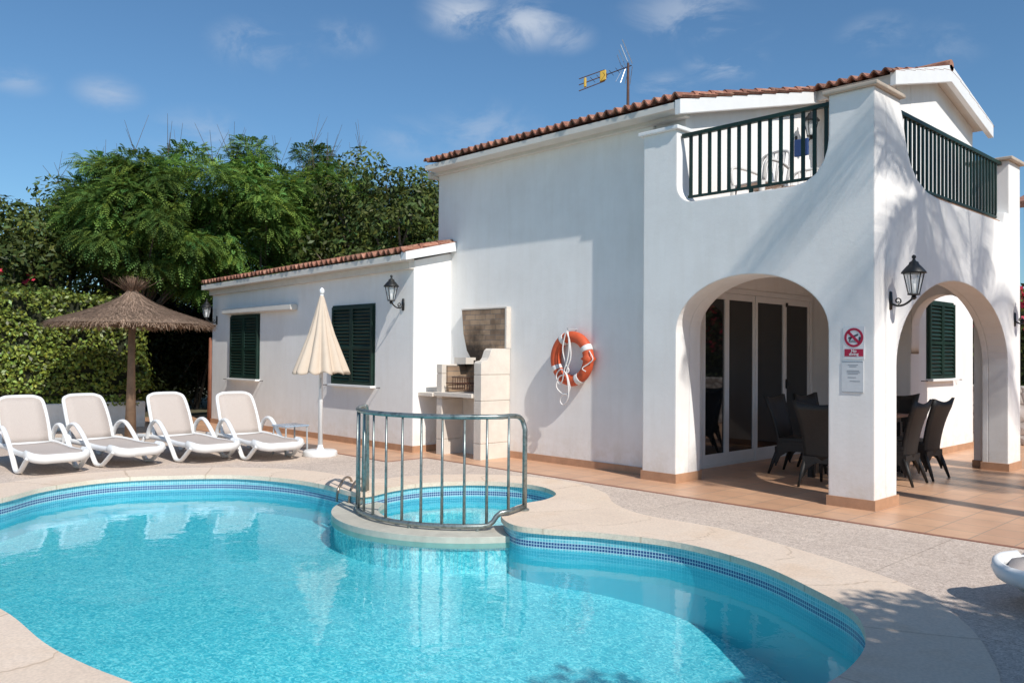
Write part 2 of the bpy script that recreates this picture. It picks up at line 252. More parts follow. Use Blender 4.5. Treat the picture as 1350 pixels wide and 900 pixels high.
# ------------------------------------------------------------------ object helpers
def tag(o, label=None, cat=None, group=None, kind=None):
    for k, v in (('label', label), ('category', cat), ('group', group), ('kind', kind)):
        if v: o[k] = v
    return o
def thing(name, loc, label, cat, group=None, rz=0):
    o = bpy.data.objects.new(name, None); COL.objects.link(o); o.location = loc; o.rotation_euler.z = rz; o.empty_display_size = .2
    return tag(o, label, cat, group)
def kids(o): return [c for c in bpy.data.objects if c.parent == o]
def copy_tree(o, parent=None):
    ch = kids(o); c = o.copy(); COL.objects.link(c); c.parent = parent
    for k in ch: copy_tree(k, c)
    return c
def place(root, loc, rz, label, scale=None):
    root.location = loc; root.rotation_euler.z = rz; root['label'] = label
    if scale: root.scale = (scale,)*3
    return root
class MB:
    def __init__(s): s.v = []; s.f = []; s.marks = []
    def add(s, vs, fs):
        b = len(s.v); s.marks.append((b, len(s.f))); s.v += [tuple(v) for v in vs]; s.f += [tuple(b+i for i in f) for f in fs]; return s
    def box(s, a, b):
        x0, y0, z0 = a; x1, y1, z1 = b
        return s.add([(x0, y0, z0), (x1, y0, z0), (x1, y1, z0), (x0, y1, z0), (x0, y0, z1), (x1, y0, z1), (x1, y1, z1), (x0, y1, z1)],
                     [(0, 3, 2, 1), (4, 5, 6, 7), (0, 1, 5, 4), (1, 2, 6, 5), (2, 3, 7, 6), (3, 0, 4, 7)])
    def obox(s, c, ax, ay, az):   # oriented box, half vectors
        c, ax, ay, az = map(Vector, (c, ax, ay, az))
        vs = [c+ax*i+ay*j+az*k for k in (-1, 1) for i, j in ((-1, -1), (1, -1), (1, 1), (-1, 1))]
        return s.add(vs, [(0, 3, 2, 1), (4, 5, 6, 7), (0, 1, 5, 4), (1, 2, 6, 5), (2, 3, 7, 6), (3, 0, 4, 7)])
    def prism(s, poly, ax, a0, a1, holes=()):
        """poly in the plane normal to ax: 'x'->(y,z) 'y'->(x,z) 'z'->(x,y)"""
        def P(p, t): return (t, p[0], p[1]) if ax == 'x' else (p[0], t, p[1]) if ax == 'y' else (p[0], p[1], t)
        loops = [list(poly)]+[list(h) for h in holes]
        flat = [p for l in loops for p in l]; n = len(flat)
        tri = tessellate_polygon([[Vector((p[0], p[1], 0)) for p in l] for l in loops])
        vs = [P(p, a0) for p in flat]+[P(p, a1) for p in flat]; fs = [tuple(t) for t in tri]+[tuple(i+n for i in reversed(t)) for t in tri]
        o = 0
        for l in loops:
            k = len(l)
            for i in range(k): j = (i+1) % k; fs.append((o+i, o+j, n+o+j, n+o+i))
            o += k
        return s.add(vs, fs)
    def tube(s, pts, r, n=8, cap=True, closed=False, flat=None):
        P = [Vector(p) for p in pts]; m = len(P); rs = r if isinstance(r, (list, tuple)) else [r]*m
        up = Vector((0, 0, 1)); prev = None; rings = []
        for i in range(m):
            if closed: t = P[(i+1) % m]-P[i-1]
            else: t = P[min(i+1, m-1)]-P[max(i-1, 0)]
            t.normalize()
            if prev is None:
                u = t.orthogonal() if abs(t.z) > .99 else t.cross(up).normalized()
            else: u = (prev-t*prev.dot(t)); u = u.normalized() if u.length > 1e-6 else t.orthogonal().normalized()
            prev = u; w = t.cross(u)
            fu, fw = flat if flat else (1, 1)
            rings.append([P[i]+(u*math.cos(2*PI*k/n)*fu+w*math.sin(2*PI*k/n)*fw)*rs[i] for k in range(n)])
        vs = [v for rg in rings for v in rg]; fs = []
        for i in range(m if closed else m-1):
            a = i*n; b = ((i+1) % m)*n
            for k in range(n): fs.append((a+k, a+(k+1) % n, b+(k+1) % n, b+k))
        if cap and not closed: fs += [tuple(reversed(range(n))), tuple((m-1)*n+k for k in range(n))]
        return s.add(vs, fs)
    def lathe(s, prof, c=(0, 0, 0), n=24, wob=None):
        vs = []; fs = []
        for (r, z) in prof:
            for k in range(n):
                q = r*(wob(k/n, z) if wob else 1); vs.append((c[0]+q*math.cos(2*PI*k/n), c[1]+q*math.sin(2*PI*k/n), c[2]+z))
        m = len(prof)
        for i in range(m-1):
            for k in range(n): fs.append((i*n+k, i*n+(k+1) % n, (i+1)*n+(k+1) % n, (i+1)*n+k))
        if prof[0][0] > 1e-4: fs.append(tuple(reversed(range(n))))
        if prof[-1][0] > 1e-4: fs.append(tuple((m-1)*n+k for k in range(n)))
        return s.add(vs, fs)
    def each(s, name, m, parent=None, **k):
        out = []
        st = s.marks+[(len(s.v), len(s.f))]
        for (v0, f0), (v1, f1) in zip(st, st[1:]):
            b = MB(); b.v = s.v[v0:v1]; b.f = [tuple(i-v0 for i in f) for f in s.f[f0:f1]]; out.append(b.build(name, m, parent, **k))
        return out
    def build(s, name, m, parent=None, world=True, smooth=False, bevel=0, tint=None, seg=2):
        off = Vector((0, 0, 0)); p = parent
        if world:
            while p: off += p.location; p = p.parent
        me = bpy.data.meshes.new(name); me.from_pydata([tuple(Vector(v)-off) for v in s.v], [], s.f)
        bm = bmesh.new(); bm.from_mesh(me); bmesh.ops.recalc_face_normals(bm, faces=bm.faces); bm.to_mesh(me); bm.free()
        if tint is not None:
            at = me.attributes.new('tint', 'FLOAT_COLOR', 'POINT'); at.data.foreach_set('color', np.asarray(tint, np.float32).ravel())
        me.materials.append(m)
        if smooth: me.shade_smooth()
        o = bpy.data.objects.new(name, me); COL.objects.link(o); o.parent = parent
        if bevel:
            b = o.modifiers.new('bevel', 'BEVEL'); b.width = bevel; b.segments = seg; b.limit_method = 'ANGLE'; b.angle_limit = R(35)
        if smooth and bevel is not None and smooth == 'auto':
            pass
        return o
def quads(name, V, m, parent=None, tint=None, k=4):
    """V: (n,k,3) numpy array of separate k-gons; tint (n,3)"""
    n = len(V); me = bpy.data.meshes.new(name)
    if parent: 
        off = Vector((0, 0, 0)); p = parent
        while p: off += p.location; p = p.parent
        V = V-np.array(off)
    me.vertices.add(n*k); me.vertices.foreach_set('co', V.astype(np.float32).ravel())
    me.loops.add(n*k); me.loops.foreach_set('vertex_index', np.arange(n*k, dtype=np.int32))
    me.polygons.add(n); me.polygons.foreach_set('loop_start', np.arange(0, n*k, k, dtype=np.int32)); me.polygons.foreach_set('loop_total', np.full(n, k, np.int32))
    me.update(calc_edges=True)
    if tint is not None:
        at = me.attributes.new('tint', 'FLOAT_COLOR', 'POINT'); c = np.ones((n, k, 4), np.float32); c[:, :, :3] = tint[:, None, :]; at.data.foreach_set('color', c.ravel())
    me.materials.append(m); o = bpy.data.objects.new(name, me); COL.objects.link(o); o.parent = parent; return o
def arc(cx, cz, rx, rz, a0, a1, n): return [(cx+rx*math.cos(R(a0+(a1-a0)*i/n)), cz+rz*math.sin(R(a0+(a1-a0)*i/n))) for i in range(n+1)]
def spline(pts, n=8, closed=True):
    P = [Vector((*p, 0)) if len(p) == 2 else Vector(p) for p in pts]; out = []; m = len(P)
    for i in range(m if closed else m-1):
        a, b, c, d = (P[(i-1) % m], P[i], P[(i+1) % m], P[(i+2) % m]) if closed else (P[max(i-1, 0)], P[i], P[i+1], P[min(i+2, m-1)])
        for k in range(n):
            t = k/n; out.append(.5*((2*b)+(-a+c)*t+(2*a-5*b+4*c-d)*t*t+(-a+3*b-3*c+d)*t**3))
    if not closed: out.append(P[-1])
    return out

# ------------------------------------------------------------------ ground, terrace, pool
POOL = [(-9.37, 2.07), (-9.78, 2.5), (-9.99, 2.95), (-10.03, 3.35), (-9.88, 3.78), (-9.46, 4.40), (-9.0, 4.70), (-8.45, 4.86), (-7.9, 4.89), (-7.5, 4.86), (-7.31, 4.93),
        (-7.43, 5.35), (-7.43, 5.8), (-7.19, 6.26), (-6.77, 6.56), (-6.32, 6.58), (-5.93, 6.37), (-5.76, 6.03), (-5.74, 5.7), (-5.62, 5.38), (-5.45, 5.14), (-5.1, 4.95),
        (-4.81, 5.03), (-4.38, 5.27), (-3.75, 5.44), (-3.03, 5.30), (-2.43, 4.97), (-2.06, 4.69), (-1.82, 4.3), (-1.71, 3.91), (-1.69, 3.5), (-1.78, 3.0), (-2.02, 2.4),
        (-2.45, 1.85), (-3.1, 1.5), (-3.76, 1.33), (-4.18, 1.24), (-4.6, 1.19), (-5.35, 1.17), (-6.3, 1.0), (-7.3, .82), (-8.2, .92), (-8.9, 1.4)]
OUTER = [(-9.85, 1.5), (-10.35, 2.2), (-10.6, 2.9), (-10.6, 3.5), (-10.38, 4.2), (-9.9, 4.85), (-9.2, 5.3), (-8.5, 5.42), (-8.02, 5.55), (-7.95, 6.0), (-7.6, 6.6), (-7.0, 7.0), (-6.3, 7.05), (-5.65, 6.78), (-5.2, 6.38),
         (-4.63, 6.12), (-3.77, 6.11), (-2.7, 5.77), (-2.07, 5.47), (-1.61, 4.98), (-1.33, 4.5), (-1.16, 4.05), (-1.12, 3.5), (-1.25, 2.8), (-1.5, 2.1), (-2.1, 1.4), (-2.9, .95), (-3.8, .75), (-4.6, .66),
         (-5.35, .62), (-6.3, .45), (-7.3, .27), (-8.4, .38), (-9.3, .9)]
pool = [(p.x, p.y) for p in spline(POOL, 6)]; outer = [(p.x, p.y) for p in spline(OUTER, 6)]
def offset(poly, d):
    n = len(poly); A = sum(poly[i][0]*poly[(i+1) % n][1]-poly[(i+1) % n][0]*poly[i][1] for i in range(n)); s = 1 if A > 0 else -1; out = []
    for i in range(n):
        a, b = Vector(poly[i-1]), Vector(poly[(i+1) % n]); t = (b-a).normalized(); nn = Vector((t.y, -t.x))*s; out.append((poly[i][0]+nn.x*d, poly[i][1]+nn.y*d))
    return out
def sheet(name, outl, holes, z, m, kind='structure'):
    loops = [outl]+list(holes); flat = [p for l in loops for p in l]
    tri = tessellate_polygon([[Vector((p[0], p[1], 0)) for p in l] for l in loops])
    b = MB(); b.v = [(p[0], p[1], z) for p in flat]; b.f = [tuple(t) for t in tri]; o = b.build(name, m); 
    if o.data.polygons[0].normal.z < 0: o.data.flip_normals()
    return tag(o, kind=kind)
hole = offset(pool, .05)
sheet('ground', [(-120, -120), (150, -120), (150, 160), (-120, 160)], [offset(pool, .09)], -.008, MATS['soil'])
sheet('pool_deck', [(-19, -6), (9, -6), (9, 7.22), (-9.28, 7.22), (-9.28, 6.55), (-19, 6.55)], [hole], 0, MATS['pebble_deck'])
sheet('terrace_floor', [(-19, 6.60), (-9.23, 6.60), (-9.23, 7.27), (9, 7.27), (9, 16.2), (-4.3, 16.2), (-19, 16.2)], [], .002, MATS['floor_tile'])
b = MB(); b.box((-19, 6.55, -.02), (-9.23, 6.60, .004)); b.box((-9.28, 6.60, -.02), (-9.23, 7.22, .004)); b.box((-9.28, 7.22, -.02), (9, 7.27, .004)); tag(b.build('terrace_edging', M_EDGE), kind='structure')
def coping():
    inn = offset(pool, -.025); n = len(inn); loops = [outer, inn]; flat = [p for l in loops for p in l]; no = len(outer)
    tri = tessellate_polygon([[Vector((p[0], p[1], 0)) for p in l] for l in loops])
    b = MB(); N = len(flat); b.v = [(p[0], p[1], .012) for p in flat]+[(p[0], p[1], -.005) for p in outer]+[(p[0], p[1], -.035) for p in inn]
    b.f = [tuple(t) for t in tri]
    for i in range(no): j = (i+1) % no; b.f.append((i, j, N+j, N+i))
    for i in range(n): j = (i+1) % n; b.f.append((no+i, no+j, N+no+j, N+no+i))
    ow = offset(pool, .0); k0 = len(b.v); b.v += [(p[0], p[1], -.035) for p in ow]
    for i in range(n): j = (i+1) % n; b.f.append((N+no+i, N+no+j, k0+j, k0+i))
    o = b.build('pool_coping', MATS['coping_stone'], bevel=.012); 
    uv = o.data.uv_layers.new(name='UVMap'); L = [0]
    for i in range(n): a, c = inn[i], inn[(i+1) % n]; L.append(L[-1]+math.hypot(c[0]-a[0], c[1]-a[1]))
    I = np.array(inn)
    for lp in o.data.loops:
        co = o.data.vertices[lp.vertex_index].co; d = np.hypot(I[:, 0]-co.x, I[:, 1]-co.y); i = int(d.argmin()); uv.data[lp.index].uv = (L[i], 1+float(d[i]))
    tag(o, kind='structure')
coping()
def basin(name, outline, ztop, zbot, m, flip=False):
    n = len(outline); b = MB(); b.v = [(p[0], p[1], ztop) for p in outline]+[(p[0], p[1], zbot) for p in outline]
    b.f = [(i, (i+1) % n, n+(i+1) % n, n+i) for i in range(n)]
    me = bpy.data.meshes.new(name); me.from_pydata(b.v, [], b.f); uv = me.uv_layers.new(name='UVMap'); L = [0]
    for i in range(n): a, c = outline[i], outline[(i+1) % n]; L.append(L[-1]+math.hypot(c[0]-a[0], c[1]-a[1]))
    for k, p in enumerate(me.polygons):
        for li in p.loop_indices:
            vi = me.loops[li].vertex_index; i = vi % n; u = L[k] if i == k else L[k+1]; uv.data[li].uv = (u, me.vertices[vi].co.z)
    me.materials.append(m); o = bpy.data.objects.new(name, me); COL.objects.link(o); tag(o, kind='structure'); return o
ZB = -.42
basin('pool_wall', pool, -.02, -1.3, MATS['mosaic_wall'])
SC = (-6.45, 5.62)
def pool_floor():
    nx, ny = 60, 30; v = []; f = []
    for i in range(nx+1):
        x = -11+10.4*i/nx; t = min(1, max(0, (x+5.6)/3.6)); t = t*t*(3-2*t)
        for j in range(ny+1): v.append((x, -.3+7.4*j/ny, ZB-.30*t))
    for i in range(nx):
        for j in range(ny): a = i*(ny+1)+j; f.append((a, a+ny+1, a+ny+2, a+1))
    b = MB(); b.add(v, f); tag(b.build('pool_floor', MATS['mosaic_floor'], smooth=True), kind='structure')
pool_floor()
# spa: divider ring sector that stands in the pool, and the raised spa floor
def spa():
    a0, a1 = 213, 350; n = 40; ri, ro = .93, 1.39
    cx, cy = SC
    pi = [(cx+ri*math.cos(R(a0+(a1-a0)*i/n)), cy+ri*math.sin(R(a0+(a1-a0)*i/n))) for i in range(n+1)]
    po = [(cx+ro*math.cos(R(a0-8+(a1-a0+14)*i/n)), cy+ro*math.sin(R(a0-8+(a1-a0+14)*i/n))) for i in range(n+1)]
    b = MB(); b.prism(po+pi[::-1], 'z', -.21, -.11); o = b.build('spa_divider', mat('divider_stone', (.54, .51, .43), .55, .2, 5), bevel=.02); tag(o, kind='structure')
    b = MB(); b.prism(offset(po+pi[::-1], -.03), 'z', -1.25, -.21); tag(b.build('spa_divider_wall', MATS['mosaic_floor']), kind='structure')
    f = [(cx+1.05*math.cos(2*PI*i/48), cy+1.05*math.sin(2*PI*i/48)) for i in range(48)]
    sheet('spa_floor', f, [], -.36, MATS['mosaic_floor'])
    s = [(cx+1.0*math.cos(2*PI*i/48), cy+1.0*math.sin(2*PI*i/48)) for i in range(48)]; b = MB(); b.prism([(cx+1.1*math.cos(R(a)), cy+1.1*math.sin(R(a))) for a in range(-10, 200, 6)]+[(cx+.72*math.cos(R(a)), cy+.72*math.sin(R(a))) for a in range(194, -16, -6)], 'z', -.37, -.27)
    tag(b.build('spa_step', MATS['mosaic_floor']), kind='structure')
spa()
ws = sheet('pool_water', offset(pool, .02), [], -.165, MATS['pool_water'])
# low grab rail on the coping beside the spa
t = thing('grab_rail', (-7.75, 5.05, .012), 'short low steel grab rail lying over the pool coping left of the curved fence', 'handrail')
for i, dx in enumerate((0, .2)):
    P = [Vector((-8.02+dx, 5.22+dx*.2, .012)), Vector((-8.0+dx, 5.18+dx*.2, .06)), Vector((-7.92+dx, 5.08+dx*.2, .085)), Vector((-7.76+dx, 4.93+dx*.1, .075)), Vector((-7.70+dx, 4.84+dx*.1, .0)), Vector((-7.69+dx, 4.82+dx*.1, -.12))]
    MB().tube(spline(P, 5, False), .013, 8).build('rail', mat('dark_steel', (.3, .25, .2), .3, metal=.8), t, smooth=True)

# ------------------------------------------------------------------ house
H = thing('villa', (-8, 8.17, 0), 'white two storey villa with arched portico, balcony, terracotta roof and low wing', 'house')
ZE, SL, YE = 4.36, .25, 7.80
def zr(y): return ZE+SL*(y-YE) if y <= 13.1 else ZE+SL*(13.1-YE)-SL*(y-13.1)
PL = MATS['plaster']
def walls():
    b = MB(); b.prism([(8.17, 0), (14.77, 0), (14.77, zr(14.77)-.10), (13.1, zr(13.1)-.10), (8.17, zr(8.17)-.10)], 'x', -10.2, -6.08); b.build('main_wall', PL, H, bevel=.015)
    b = MB(); b.prism([(12.2, 0), (14.77, 0), (14.77, zr(14.77)-.10), (13.1, zr(13.1)-.10), (12.2, zr(12.2)-.10)], 'x', -6.08, -4.61); b.build('rear_wall', PL, H, bevel=.012)
    b = MB(); b.prism([(8.205, 3.0), (11.699, 3.0), (11.699, zr(11.7)-.10), (8.205, zr(8.2)-.10)], 'x', -6.078, -5.64); b.prism([(11.7, 3.0), (12.198, 3.0), (12.198, zr(12.2)-.10), (11.7, zr(11.7)-.10)], 'x', -6.078, -4.612); b.each('upper_wall', PL, H)
    # portico front wall: arch opening below, parapet opening above
    px0, px1, x0, x1 = -6.04, -3.33, -5.575, -3.775
    arch = [(x0, 0), (x0, 1.72)]+arc((x0+x1)/2, 1.72, (x1-x0)/2, .60, 180, 0, 28)[1:]+[(x1, 0)]
    top = [(x1, 4.0), (x1, 3.62)]+[(-3.79, 3.50), (-3.83, 3.38), (-3.91, 3.27), (-4.02, 3.205), (-4.15, 3.18)]+arc(-5.36, 3.40, .215, .22, 270, 180, 8)[0:]+[(x0, 4.03)]
    low = [(px0, 0)]+arch+[(-3.562, 0), (-3.562, 2.6), (px0, 2.6)]
    b = MB(); b.prism([(x+(0 if 0 else 0), z) for x, z in low], 'y', 8.20, 8.42); b.build('portico_wall', PL, H)
    front = [(px0, 0)]+arch+[(px1, 0), (px1, 4.02), (x1, 4.02)]+top[1:]+[(px0, 4.03)]
    b = MB(); b.prism(front, 'y', 7.93, 8.20); b.build('portico_wall', PL, H)
    # side wall with the tall arch (plane normal x)
    y0, y1 = 8.45, 11.98; ym = (y0+y1)/2
    ar = [(y0, 0), (y0, 1.36)]+arc(ym, 1.36, (y1-y0)/2, .95, 180, 0, 36)[1:]+[(y1, 0)]
    b = MB(); b.prism([(8.422, 0)]+ar+[(12.5, 0), (12.5, 2.6), (8.422, 2.6)], 'x', -3.63, -3.56); b.build('portico_side_wall', PL, H)
    b = MB(); b.box((-3.775, 8.422, 0), (-3.632, 8.46, 2.6)); b.box((-3.78, 12.14, 0), (-3.632, 12.5, 2.6)); b.each('pier', PL, H)
    upp = [(8.20, 0)]+ar+[(12.5, 0), (12.5, 3.99), (12.02, 3.99), (12.02, 3.3), (11.86, 3.3), (11.80, 3.16)]+[(9.6, 3.16), (9.25, 3.19), (8.98, 3.28), (8.80, 3.42), (8.68, 3.62), (8.60, 3.85), (8.52, 4.02), (8.20, 4.02)]
    b = MB(); b.prism(upp, 'x', -3.56, -3.33); b.build('portico_side_wall', PL, H)
    # far cross wall with a low arch
    a = [(-4.60, 0), (-4.60, 1.9)]+arc(-4.19, 1.86, .41, .46, 180, 0, 20)[1:]+[(-3.78, 0)]
    b = MB(); b.prism([(-4.605, 1.5), (-4.60, 1.9)]+arc(-4.19, 1.86, .41, .46, 180, 0, 20)[1:]+[(-3.78, 1.5), (-3.775, 1.5), (-3.775, 2.94), (-4.605, 2.94)], 'y', 12.2, 12.48); b.build('portico_rear_wall', PL, H)
    b = MB(); b.box((-6.08, 8.21, 2.74), (-3.57, 12.49, 2.948)); b.box((-6.078, 8.43, 2.60), (-3.64, 12.19, 2.738)); b.each('balcony_slab', PL, H)
    b = MB(); b.box((-6.07, 8.21, 2.955), (-3.57, 12.19, 2.998)); b.box((-4.4, 7.99, 3.184), (-3.98, 8.25, 3.20)); b.box((-3.60, 9.4, 3.162), (-3.34, 11.7, 3.178)); b.each('balcony_floor', M_SKIRT, H)
    # caps on the piers
    capm = mat('cap_stone', (.50, .42, .34), .8, .15, 9)
    b = MB(); b.box((-3.83, 7.88, 4.022), (-3.28, 8.56, 4.062)); b.box((-3.83, 11.96, 3.992), (-3.27, 12.56, 4.035)); b.each('pier_cap', capm, H, bevel=.01)
    b = MB(); b.box((-3.775, 12.02, 3.0), (-3.565, 12.49, 3.99)); b.build('pier', PL, H)
    b = MB(); b.box((-6.10, 7.89, 4.03), (-5.535, 8.24, 4.075)); b.build('pier_cap', M_WHITE, H, bevel=.008)
    # cornice under the eaves and bargeboards on the rakes
    b = MB(); b.box((-10.2, 8.08, zr(8.0)-.20), (-5.555, 8.168, zr(8.0)-.05)); b.box((-10.14, 7.855, zr(7.88)-.13), (-5.555, 8.078, zr(7.85)-.05)); b.box((-10.25, 8.0, 4.16), (-10.202, 8.5, 4.26)); b.each('cornice', M_TRIM, H)
    b = MB(); b.prism([(7.85, zr(7.85)-.20), (11.4, zr(11.4)-.20), (11.4, zr(11.4)-.03), (7.85, zr(7.85)-.03)], 'x', -5.55, -5.47)
    b.prism([(11.08, zr(11.08)-.19), (13.1, zr(13.1)-.19), (15.0, zr(15.0)-.19), (15.0, zr(15.0)+.02), (13.1, zr(13.1)+.06), (11.08, zr(11.08)-.0)], 'x', -4.45, -4.37); b.each('bargeboard', M_WHITE, H, bevel=.008)
    b = MB(); b.prism([(7.95, zr(7.95)-.09), (11.1, zr(11.1)-.09), (11.1, zr(11.1)-.05), (7.95, zr(7.95)-.05)], 'x', -5.638, -5.552)
    b.prism([(11.2, zr(11.2)-.095), (13.1, zr(13.1)-.095), (14.9, zr(14.9)-.095), (14.9, zr(14.9)-.045), (13.1, zr(13.1)-.045), (11.2, zr(11.2)-.045)], 'x', -5.546, -4.452); b.each('soffit', M_TRIM, H)
    b = MB(); b.box((-6.0, 11.12, zr(11.1)-.16), (-4.45, 11.2, zr(11.1)-.03)); b.build('fascia', M_TRIM, H)
    # low wing, its eave drops slightly to the left
    sh = lambda x: (x+9.6)*.0125
    b = MB(); xs = (-16.72, -9.88); v = []
    for x in xs: v += [(x, 7.47, 0), (x, 12, 0), (x, 12, 2.85+sh(x)), (x, 9.9, 3.42+sh(x)), (x, 7.47, 2.83+sh(x))]
    b.add(v, [(0, 1, 2, 3, 4), (9, 8, 7, 6, 5), (0, 5, 6, 1), (1, 6, 7, 2), (2, 7, 8, 3), (3, 8, 9, 4), (4, 9, 5, 0)]); b.build('wing_wall', PL, H, bevel=.015)
    b = MB()
    for (ya, yb, za, zb_) in ((7.38, 7.468, 2.70, 2.80), (7.215, 7.468, 2.802, 2.895)):
        v = []
        for x in (-16.68, -9.882): s_ = sh(x); v += [(x, ya, za+s_), (x, yb, za+s_), (x, yb, zb_+s_), (x, ya, zb_+s_)]
        b.add(v, [(0, 1, 2, 3), (7, 6, 5, 4), (0, 4, 5, 1), (1, 5, 6, 2), (2, 6, 7, 3), (3, 7, 4, 0)])
    b.each('cornice', M_TRIM, H)
    b = MB(); b.prism([(7.22, 2.80), (8.165, 3.01), (8.165, 3.15), (7.22, 2.92)], 'x', -9.878, -9.745); b.build('bargeboard', M_WHITE, H, bevel=.01)
walls()
def tiles(name, x0, x1, y0, y1, zf, sag=0, flip=False):
    """barrel tiles: corrugation along x, a step every 0.36 m up the slope"""
    pitch = .145; ncol = max(1, round((x1-x0)/pitch)); pw = (x1-x0)/ncol; per = 8; steps = max(1, int(round(abs(y1-y0)/.36))); vs = []; fs = []; tint = []
    sy = (y1-y0)/steps; nx = ncol*per+1
    prof = []
    for k in range(per): 
        t = k/per; prof.append((.045*math.sin(PI*t/.62)) if t < .62 else -.024*math.sin(PI*(t-.62)/.38))
    rr = random.Random(3)
    colt = [[rr.uniform(.55, 1.35) for _ in range(ncol+1)] for _ in range(steps)]; jit = [[rr.uniform(-.015, .015) for _ in range(ncol+1)] for _ in range(steps)]
    for s_ in range(steps):
        for e in (0, 1):
            y = y0+sy*(s_+(0 if e == 0 else 1.08)); lift = .022 if e == 0 else 0
            for i in range(nx):
                c = i//per; h = prof[i % per]; x = x0+pw*i/per; yy = y+(jit[s_][c] if e == 0 else 0)
                vs.append((x, yy, zf(x, yy)+h+lift)); q = colt[s_][c]; tint.append((q, q*rr.uniform(.97, 1.03), q, 1))
        a = len(vs)-2*nx
        for i in range(nx-1): fs.append((a+i, a+i+1, a+nx+i+1, a+nx+i))
    b = MB(); b.v = vs; b.f = fs; o = b.build(name, MATS['roof_tile'], H, tint=tint)
    m = o.modifiers.new('thick', 'SOLIDIFY'); m.thickness = .018; m.offset = -1; return o
tiles('roof_tiles', -10.17, -5.45, 7.84, 13.1, lambda x, y: zr(y)+.0)
tiles('roof_tiles', -5.448, -4.38, 11.0, 13.1, lambda x, y: zr(y)+.0)
tiles('roof_tiles', -10.17, -4.38, 15.05, 13.1, lambda x, y: zr(y))
tiles('roof_tiles', -16.70, -9.76, 7.20, 9.9, lambda x, y: 2.93+.235*(y-7.2)+(x+9.6)*.0125)
b = MB(); b.tube([(-10.2, 13.1, zr(13.1)+.05), (-4.37, 13.1, zr(13.1)+.05)], .09, 10); b.build('ridge_tile', MATS['roof_tile'], H, tint=[(1, 1, 1, 1)]*len(b.v))
def skirting():
    b = MB(); h = .095; d = .016
    b.box((-9.863, 8.17-d, 0), (-6.04-d, 8.17, h)); b.box((-16.72, 7.47-d, 0), (-9.88+d, 7.47, h)); b.box((-9.88, 7.472, 0), (-9.88+d, 8.152, h))
    b.box((-6.04-d, 7.93-d, 0), (-5.575+d, 8.42+d, h+.01)); b.box((-3.775-d, 7.93-d, 0), (-3.33+d, 8.46+d, h+.005)); b.box((-3.63-d, 11.98-d, 0), (-3.33+d, 12.5+d, h+.005)); b.box((-3.78-d, 12.14-d, 0), (-3.65, 12.5, h))
    b.box((-6.08, 8.44, 0), (-6.08+d, 9.14, h)); b.box((-6.06, 12.2-d, 0), (-4.62, 12.2, h)); b.box((-4.61, 12.2-d, 0), (-4.61+d, 14.77, h)); b.each('skirting', M_SKIRT, H)
skirting()
def shutter_leaf(par, o, u, w, h, n):   # o lower corner, u horizontal unit, n outward normal
    o, u, n = Vector(o), Vector(u), Vector(n); z = Vector((0, 0, 1)); b = MB(); s = .045
    for (c, hx, hz) in ((o+u*s/2+z*h/2, s/2, h/2), (o+u*(w-s/2)+z*h/2, s/2, h/2), (o+u*w/2+z*s/2, w/2-s, s/2), (o+u*w/2+z*(h-s/2), w/2-s, s/2), (o+u*w/2+z*h*.47, w/2-s, s/2)):
        b.obox(c+n*.02, u*hx, n*.02, z*hz)
    nsl = int((h-2*s)/.055)
    for i in range(nsl):
        zz = s+(h-2*s)*(i+.5)/nsl; b.obox(o+u*w/2+z*zz+n*.018, u*(w/2-s+.003), n*.013+z*-.016, z*.004+n*.003)
    b.obox(o+u*w/2+z*h/2+n*.002, u*(w/2-s), n*.002, z*(h/2-s))
    return b.build('shutter', M_GREEN, par)
def window(x0, x1, z0, z1, Y=None, X=None):
    if Y is not None: o, u, n, w = (x0, Y, z0), (1, 0, 0), (0, -1, 0), x1-x0
    else: o, u, n, w = (X, x0, z0), (0, 1, 0), (1, 0, 0), x1-x0
    o, u, n = Vector(o), Vector(u), Vector(n); z = Vector((0, 0, 1)); h = z1-z0
    b = MB(); 
    for (c, hx, hz) in ((o+u*-.015+z*h/2, .015, h/2), (o+u*(w+.015)+z*h/2, .015, h/2), (o+u*w/2+z*(h+.015), w/2+.03, .015)): b.obox(c+n*.006, u*hx, n*.01, z*hz)
    f = b.build('window', M_GREEN, H)
    shutter_leaf(f, o+n*.012, u, w/2-.003, h, n).location = -Vector((0, 0, 0)); shutter_leaf(f, o+u*(w/2+.003)+n*.012, u, w/2-.003, h, n)
    b = MB(); b.obox(o+u*w/2+z*-.022+n*.045, u*(w/2+.04), n*.05, z*.018); b.build('sill', M_WHITE, f, bevel=.005)
    b = MB()
    for q in (-.22, w+.16): b.tube([o+u*q+z*-.03, o+u*q+z*-.03+n*.06, o+u*(q+.03)+z*-.03+n*.08], .007, 6)
    b.each('shutter_stay', M_IRON, f)
window(-15.80, -14.67, .95, 2.15, Y=7.47); window(-12.05, -10.89, .95, 2.2, Y=7.47); window(12.8, 13.82, 1.14, 2.26, X=-4.61)
